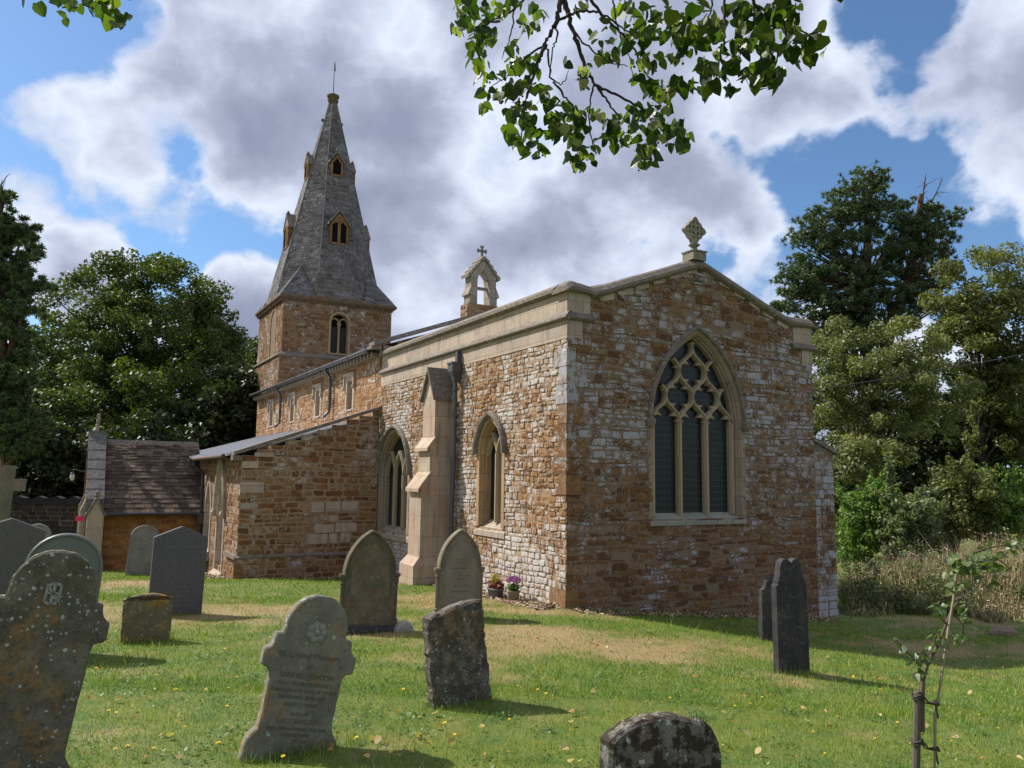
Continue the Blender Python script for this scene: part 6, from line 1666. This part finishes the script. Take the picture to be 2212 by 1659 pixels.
b = MB(); t0 = at(*zs(1292, 1325), SYy)-so2; b.tube([(0, 0, -.15), (0, 0, .02), t0*.5, t0-Vector((0, 0, .012)), t0], [.024, .024, .024, .023, .018], 9); b.build('post', [bark_mat('stake_wood', (.11, .095, .075))], st)
for zt in (1385, 1780):
    b = MB(); c0_ = at(*zs(1292, zt), SYy-.0)-so2
    ca = at(*zs(1445, zt+45), SYy-.03)-so2
    ring_ = [c0_+Vector((cos(a)*.036, sin(a)*.036, .01*sin(3*a))) for a in [2*pi*i/12 for i in range(13)]]
    b.tube(ring_, .006, 5); b.tube([q+Vector((0, 0, .016)) for q in ring_], .006, 5)
    b.tube([c0_+Vector((.034, -.02, .01)), c0_.lerp(ca, .5)+Vector((0, -.02, -.005)), ca], .006, 5); b.tube([c0_+Vector((.034, .02, 0)), c0_.lerp(ca, .5)+Vector((0, .02, -.02)), ca+Vector((0, 0, -.01))], .005, 5)
    b.tube([ca+Vector((cos(a)*.022, sin(a)*.022, .008*sin(2*a))) for a in [2*pi*i/10 for i in range(11)]], .008, 5); b.tube([ca, ca+Vector((.01, -.01, -.09))], .006, 5)
    b.build('rope_tie', [plain_mat('dark_twine', (.06, .05, .035), .9)], st)
cn_p = on_ground(2003, 1700); cn = tag(empty('bamboo_cane', cn_p), 'thin pale bamboo cane leaning up against the young tree', 'cane')
b = MB(); q = [at(*zs(x, y), SYy-.03)-cn_p for x, y in ((1442, 1560), (1500, 1200), (1560, 790), (1610, 500), (1632, 280))]; q = [Vector((q[0].x-(q[1].x-q[0].x)*.5, q[0].y, -.1))]+q
pts = []
for i in range(len(q)-1):
    for t_ in (0, .5): pts.append(q[i].lerp(q[i+1], t_))
pts.append(q[-1]); b.tube(pts, [.0078 if i % 2 else .0088 for i in range(len(pts))], 7); b.build('cane', [plain_mat('bamboo', (.27, .205, .15), .5, .4, 0, .15, 20)], cn, True)

# ------------------------------------------------------------------ lime bough hanging over the view
BY = 4.1
foot = Vector((2.6, -4.2, gz(2.6, -4.2))); tr = tag(empty('lime_tree', foot), 'leafy lime bough with hanging fruit reaching down into the top of the view', 'tree')
def zb(zx, zy): return ((1700+zx*.7233)/1.80832, zy*.7233/1.80832)
def bl_(zx, zy, dy=0): return at(*zb(zx, zy), BY+dy)-foot
b = MB()
def branch(pl_, r0, r1, dy0=0, dy1=0):
    n = len(pl_); q = [bl_(x, y, dy0+(dy1-dy0)*i/(n-1)) for i, (x, y) in enumerate(pl_)]
    # subdivide with knots
    out = []; rr = []
    for i in range(n-1):
        for k in range(5):
            t_ = k/5; out.append(q[i].lerp(q[i+1], t_)+Vector((rng.gauss(0, .0035), rng.gauss(0, .004), rng.gauss(0, .0035)))); f = (i+t_)/(n-1); rr.append((r0+(r1-r0)*f)*rng.uniform(.88, 1.2))
    out.append(q[-1]); rr.append(r1); b.tube(out, rr, 6)
branch([(690, -60), (670, 60), (650, 120), (595, 240), (555, 340), (510, 460), (485, 580), (470, 700), (460, 790)], .017, .003, 0, -.2)
branch([(690, -60), (705, 40), (740, 150), (770, 250), (800, 340), (845, 430), (890, 490), (940, 560), (1000, 645)], .016, .004, .1, .25)
branch([(655, 115), (720, 75), (800, 58), (890, 65), (960, 110), (1040, 170), (1110, 220)], .009, .004, 0, .3); branch([(830, -20), (900, 80), (1000, 170), (1080, 270), (1130, 390), (1200, 450), (1260, 520)], .009, .003, .2, .4)
branch([(870, 460), (950, 500), (1050, 550), (1130, 590), (1200, 640), (1290, 700), (1380, 730)], .008, .0025, .1, .3)
branch([(600, 240), (610, 330), (620, 420), (680, 460), (700, 430), (720, 380)], .006, .002); branch([(640, 440), (700, 520), (740, 570), (765, 700), (770, 780), (770, 860)], .006, .002, 0, -.1); branch([(860, 460), (835, 540), (830, 640), (850, 780), (870, 840)], .006, .002, .1, .1)
branch([(655, 130), (660, 200), (640, 260), (620, 400)], .006, .003); branch([(740, 160), (800, 230), (870, 290), (950, 340), (1040, 360)], .006, .002); branch([(590, 240), (500, 300), (430, 380), (380, 420), (300, 470)], .007, .002, 0, -.2); branch([(430, -30), (420, 120), (400, 220), (360, 320)], .006, .002); branch([(500, -30), (440, 40), (380, 80), (250, 150), (180, 200)], .007, .002, -.1, -.2)
branch([(1560, -40), (1565, 100), (1560, 220), (1545, 310), (1520, 380), (1510, 480)], .008, .003, -.1, -.2); branch([(1850, -40), (1870, 60), (1890, 160), (1900, 260), (1930, 340)], .011, .003, 0, .1); branch([(1700, -40), (1760, 80), (1800, 160), (1760, 280), (1780, 400), (1800, 470)], .010, .003, -.1, .0); branch([(1500, -30), (1490, 60), (1460, 120), (1380, 200)], .006, .002); branch([(1870, 60), (1960, 150), (2040, 200), (2080, 190)], .006, .002)
branch([(960, -40), (970, 80), (1000, 200), (1060, 330), (1070, 430)], .006, .002, .2, .2)
def bpx(dx, dy, d=0): return at(dx, dy, BY+d)-foot
# the limb these hang from, and the trunk behind the viewer
lim = [Vector((0, 0, -.1)), Vector((-.05, .1, 1.5)), Vector((-.2, .6, 3.4)), Vector((-.8, 2.4, 5.2)), Vector((-1.5, 5.2, 6.2)), Vector((-2.0, 7.2, 5.9)), bl_(760, -130, .1)]
b.tube(lim, [.34, .27, .22, .13, .07, .04, .02], 10)
for (x, y, r1) in ((690, -60, .017), (430, -30, .008), (830, -20, .009), (960, -40, .008), (1560, -40, .009), (1700, -40, .010), (1850, -40, .011), (1500, -30, .007)):
    e_ = bl_(x, y, .1 if x < 1400 else -.05); m_ = Vector((-1.75, 6.3, 6.0)) if x < 1300 else Vector((-1.2, 4.6, 5.9)); b.tube([m_, m_.lerp(e_, .5)+Vector((0, 0, .2)), e_], [.03, .022, r1], 6)
e_ = bpx(170, -40, .3); b.tube([Vector((-.9, 2.6, 5.25)), Vector((-3.2, 5.6, 5.9)), Vector((-4.6, 7.6, 5.6)), e_, bpx(180, 10, .2), bpx(235, 30, .15)], [.05, .035, .02, .009, .006, .003], 6)
b.build('trunk', [bark_mat('bough_bark', (.060, .046, .042))], tr, True)
CLU = [(150, 40, 60, 16), (260, 60, 60, 15), (370, 40, 60, 12), (200, 230, 50, 8), (130, 160, 35, 5), (240, 150, 50, 8), (300, 200, 50, 9), (250, 300, 50, 9), (220, 385, 30, 4), (280, 420, 35, 5), (440, 260, 40, 6), (440, 330, 45, 8), (510, 380, 50, 7), (400, 380, 40, 6), (560, 60, 40, 6), (540, 140, 30, 4), (480, 120, 40, 5),
       (400, 460, 40, 7), (370, 510, 40, 6), (260, 500, 25, 3), (260, 570, 25, 3), (440, 480, 45, 7), (500, 470, 40, 6), (560, 490, 40, 6), (460, 560, 35, 6), (430, 620, 35, 8), (400, 680, 35, 7), (480, 640, 45, 8), (440, 740, 40, 8), (520, 690, 45, 6), (520, 750, 45, 6), (490, 800, 40, 6), (570, 820, 30, 4), (620, 560, 45, 7), (650, 650, 45, 8), (640, 720, 35, 5), (700, 700, 40, 5), (700, 600, 40, 5), (600, 540, 40, 4),
       (770, 600, 40, 6), (780, 660, 40, 6), (800, 380, 35, 3), (710, 340, 25, 2), (790, 440, 30, 3), (870, 610, 40, 5), (760, 760, 40, 5), (730, 850, 40, 6), (820, 830, 45, 8), (770, 890, 25, 3), (920, 650, 40, 7), (1000, 670, 45, 6), (930, 740, 40, 9), (980, 760, 45, 9), (1040, 730, 45, 8), (1100, 620, 45, 7), (1040, 600, 40, 5), (1100, 700, 45, 8), (1160, 730, 45, 8), (1130, 800, 45, 9), (1180, 830, 40, 8), (1120, 880, 35, 6), (1200, 660, 45, 7), (1250, 740, 45, 8), (1310, 720, 45, 8), (1360, 740, 35, 5), (1260, 620, 35, 4), (1190, 590, 35, 4),
       (780, 20, 35, 5), (860, 180, 35, 4), (900, 220, 35, 4), (880, 290, 30, 4), (950, 310, 30, 4), (970, 240, 35, 4), (930, 130, 25, 2), (1010, 20, 50, 7), (1060, 80, 50, 8), (1090, 180, 50, 9), (1160, 100, 60, 10), (1180, 190, 60, 10), (1260, 170, 45, 7), (1220, 50, 50, 6), (1050, 250, 45, 7), (1130, 330, 50, 8), (1200, 340, 50, 8), (1080, 420, 30, 4), (1170, 460, 35, 5), (1250, 450, 45, 7), (1340, 470, 35, 5), (1290, 300, 35, 4), (1200, 540, 45, 7), (1250, 500, 45, 6),
       (1320, 110, 45, 6), (1410, 30, 40, 4), (1350, 170, 45, 6), (1340, 220, 40, 5), (1470, 110, 50, 7), (1420, 200, 55, 8), (1480, 180, 50, 6), (1550, 150, 40, 5), (1530, 270, 35, 4), (1600, 260, 40, 5), (1450, 330, 40, 4), (1480, 390, 45, 6), (1560, 410, 45, 6), (1480, 460, 40, 5), (1570, 480, 35, 4), (1620, 330, 45, 6), (1680, 390, 45, 6), (1600, 60, 50, 7), (1690, 60, 60, 9), (1700, 150, 60, 9), (1690, 240, 50, 7), (1780, 60, 60, 9), (1800, 170, 60, 9), (1840, 280, 55, 8), (1760, 350, 55, 8), (1720, 430, 40, 6), (1830, 380, 50, 8), (1800, 440, 40, 6), (1880, 60, 60, 9), (1930, 130, 50, 7), (1920, 220, 55, 8), (1960, 280, 45, 6), (2040, 260, 50, 7), (2060, 180, 40, 5), (1980, 330, 30, 3), (1930, 30, 40, 5)]
its = []; fr = []; R3 = random.Random(5)
def hang(p, s):
    d = Vector((R3.gauss(0, .55), R3.gauss(0, .55), -.75+R3.gauss(0, .35))); n = Vector((R3.gauss(0, .7), R3.gauss(-.4, .7), .5+R3.gauss(0, .5)))
    its.append((p, d, n, s))
for (x, y, r, k) in CLU:
    dark = x > 1290 or y < 330
    for _ in range(k+1 if x > 1290 else k):
        p = bl_(x+R3.gauss(0, r*.62), y-12+R3.gauss(0, r*.58), R3.uniform(-.3, .3)+(.15 if 700 < x < 1290 else 0)); hang(p, R3.uniform(.040, .078)*(1.2 if x > 1290 else 1))
    if R3.random() < .55:
        for _ in range(R3.randint(1, 3)): fr.append(bl_(x+R3.gauss(0, r*.5), y+r*.6+R3.uniform(0, 26), R3.uniform(-.2, .2)))
for (x, y, r, k) in ((80, 0, 25, 4), (150, 8, 30, 9), (200, 12, 25, 8), (235, 28, 20, 7), (262, 38, 14, 5), (140, 34, 12, 3), (120, -15, 40, 8), (240, -10, 30, 8)):
    for _ in range(k): hang(bpx(x+R3.gauss(0, r*.6), y+R3.gauss(0, r*.5), R3.uniform(-.2, .4)), R3.uniform(.05, .085))
V, r_ = leaves_np(its, 4, .3)
np_mesh('leaves', V, 3, leaf_mat('bough_leaves', (.020, .042, .007), (.066, .098, .014), .55, .38, .4, [(0, (.018, .038, .006)), (.45, (.042, .070, .011)), (.75, (.075, .108, .015)), (1, (.15, .185, .022))]), r_, tr)
b = MB()
for p in fr:
    s_ = R3.uniform(.0055, .0085); rows = [[tuple(p+Vector((s_*sin(t_)*cos(2*pi*k/6), s_*sin(t_)*sin(2*pi*k/6), s_*cos(t_)))) for k in range(6)] for t_ in (0.01, .8, 1.6, 2.4, 3.1)]
    b.strip(rows, 0, True); b.tube([p+Vector((0, 0, s_)), p+Vector((R3.uniform(-.015, .015), 0, .045))], .0012, 3)
b.build('fruit', [plain_mat('lime_fruit', (.075, .07, .04), .8)], tr, True)['kind'] = 'stuff'
# pale bracts among the fruit
its2 = []
for p in fr:
    if R3.random() < .6: its2.append((p+Vector((R3.uniform(-.02, .02), R3.uniform(-.02, .02), .05)), (R3.gauss(0, .25), R3.gauss(0, .25), -1), (R3.gauss(0, 1), R3.gauss(0, 1), .2), R3.uniform(.05, .075)))
V, r_ = leaves_np([(p, d, n, s*.9) for p, d, n, s in its2], 6, .2)
if len(V): np_mesh('bracts', V, 3, leaf_mat('pale_bracts', (.20, .23, .07), (.32, .33, .13), .45), r_, tr)
# rest of the crown above the view, added unseen to shade the bough's leaves
its3 = []
for _ in range(1500):
    x = R3.uniform(1420, 2500) if R3.random() < .9 else R3.uniform(100, 1500); y = R3.uniform(-1150, -60)
    its3.append((at(x, y, BY+R3.uniform(-.9, 1.1))-foot, (R3.gauss(0, .6), R3.gauss(0, .6), -.5), (R3.gauss(0, .6), R3.gauss(0, .6), 1), R3.uniform(.09, .17)))
V, r_ = leaves_np(its3, 7, .25); np_mesh('upper_shade_leaves', V, 3, bpy.data.materials['bough_leaves'], r_, tr)

# ------------------------------------------------------------------ dandelions and fallen leaves on the lawn
R4 = random.Random(21)
def scatter(n, f, ymin=3.2, ymax=13):
    k = 0
    while k < n:
        px, py = R4.uniform(150, 2212), 1659-abs(R4.gauss(0, 150))
        if py < 1350: continue
        p = on_ground(px, py)
        if p.y > ymax: continue
        f(p); k += 1
b = MB(); b.tube([(0, 0, -.01), (.004, 0, .05), (0, .003, .095)], .0022, 5); fl = empty('dandelion', (0, 0, -50)); fl['x'] = 0
del fl['x']
stem_m = plain_mat('flower_stem', (.12, .17, .05), .6); yel_m = plain_mat('yellow_petals', (.72, .50, .02), .6, .3, 0, .12)
stem_o = b.build('stem', [stem_m], fl)
b = MB()
for k in range(14):
    a = 2*pi*k/14
    for (r0_, r1_, z0_, z1_) in ((.003, .0165, .097, .101), (.002, .010, .099, .106)):
        ca, sa = cos(a+r1_*9), sin(a+r1_*9); w_ = .0028
        b.add([(ca*r0_-sa*w_, sa*r0_+ca*w_, z0_), (ca*r0_+sa*w_, sa*r0_-ca*w_, z0_), (ca*r1_+sa*w_, sa*r1_-ca*w_, z1_), (ca*r1_-sa*w_, sa*r1_+ca*w_, z1_)], [(0, 1, 2, 3)])
head_o = b.build('flower_head', [yel_m], fl)
FLN = [0]
def put_flower(p):
    if FLN[0] == 0: r = fl; kids = None
    else:
        r = fl.copy(); COL.objects.link(r)
        for ch_ in (stem_o, head_o):
            c = ch_.copy(); COL.objects.link(c); c.parent = r
    FLN[0] += 1
    s_ = R4.uniform(.55, .95); r.scale = (s_, s_, s_*R4.uniform(.5, 1.1)); r.location = p; r.rotation_euler = (R4.uniform(-.5, .3), R4.uniform(-.3, .3), R4.uniform(0, 6))
    tag(r, 'small yellow dandelion-like flower standing in the mown grass', 'flower', 'yellow flowers dotted over the lawn')
scatter(105, put_flower)
lm = [leaf_mat('fallen_leaf', (.22, .09, .025), (.38, .20, .07), .3), leaf_mat('fallen_leaf_pale', (.34, .24, .11), (.48, .36, .18), .3)]
lo = []
for i in range(4):
    V, r_ = leaves_np([((0, 0, 0), (1, .1, .1), (.1, .2+.2*i, 1), .034+.007*i)], 40+i, .7); o = np_mesh('fallen_leaf', V, 3, lm[i % 2], r_); lo.append(o)
FLI = [0]
def put_leaf(p):
    i = FLI[0]; r = lo[i] if i < 4 else lo[i % 4].copy()
    if i >= 4: COL.objects.link(r)
    FLI[0] += 1; r.location = p+Vector((0, 0, .03)); r.rotation_euler = (R4.uniform(-.5, .5), R4.uniform(-.5, .5), R4.uniform(0, 6.3))
    tag(r, 'dry brown fallen leaf lying on the mown grass', 'leaf', 'fallen leaves scattered over the lawn')
scatter(95, put_leaf)

# ------------------------------------------------------------------ clover and plantain in the turf
def weeds():
    R_ = np.random.default_rng(17); P_ = []
    n = 420; y = 2.8+R_.random(n)**1.3*9; x = (R_.random(n)*2-1)*(y*.72+.8)
    k = ~in_church(x, y); x, y = x[k], y[k]
    for a, c in zip(x, y):
        m_ = R_.integers(18, 60); r = .05+.16*R_.random()
        P_.append(np.stack([a+R_.normal(0, r, m_), c+R_.normal(0, r, m_), .012+.03*R_.random(m_)], -1))
    p = np.concatenate(P_); n = len(p); p[:, 2] += z_of(p[:, 0], p[:, 1])
    a = R_.random(n)*2*pi; s_ = (.007+.010*R_.random(n))[:, None]
    t1 = np.stack([np.cos(a), np.sin(a), R_.normal(0, .35, n)], -1)*s_; t2 = np.stack([-np.sin(a), np.cos(a), R_.normal(0, .35, n)], -1)*s_*.8
    V = np.stack([p-t1, p+t2, p+t1, p-t2], 1).reshape(-1, 3)
    o = np_mesh('clover', V, 4, leaf_mat('clover_leaves', (.045, .10, .02), (.12, .20, .06), .3), R_.random(n)); o['kind'] = 'stuff'; o['label'] = 'small darker patches of clover and plantain in the turf'
weeds()

# ------------------------------------------------------------------ the turf itself
allg = GL+TUFTS
np_mesh('grass', np.concatenate([g[0] for g in allg]), 3, lawn_mat('grass_blades', True), np.concatenate([g[1] for g in allg]), None, {'dry': np.concatenate([g[2] for g in allg])})
bpy.data.objects['grass']['kind'] = 'stuff'; bpy.data.objects['grass']['label'] = 'short green grass blades with straw coloured patches'
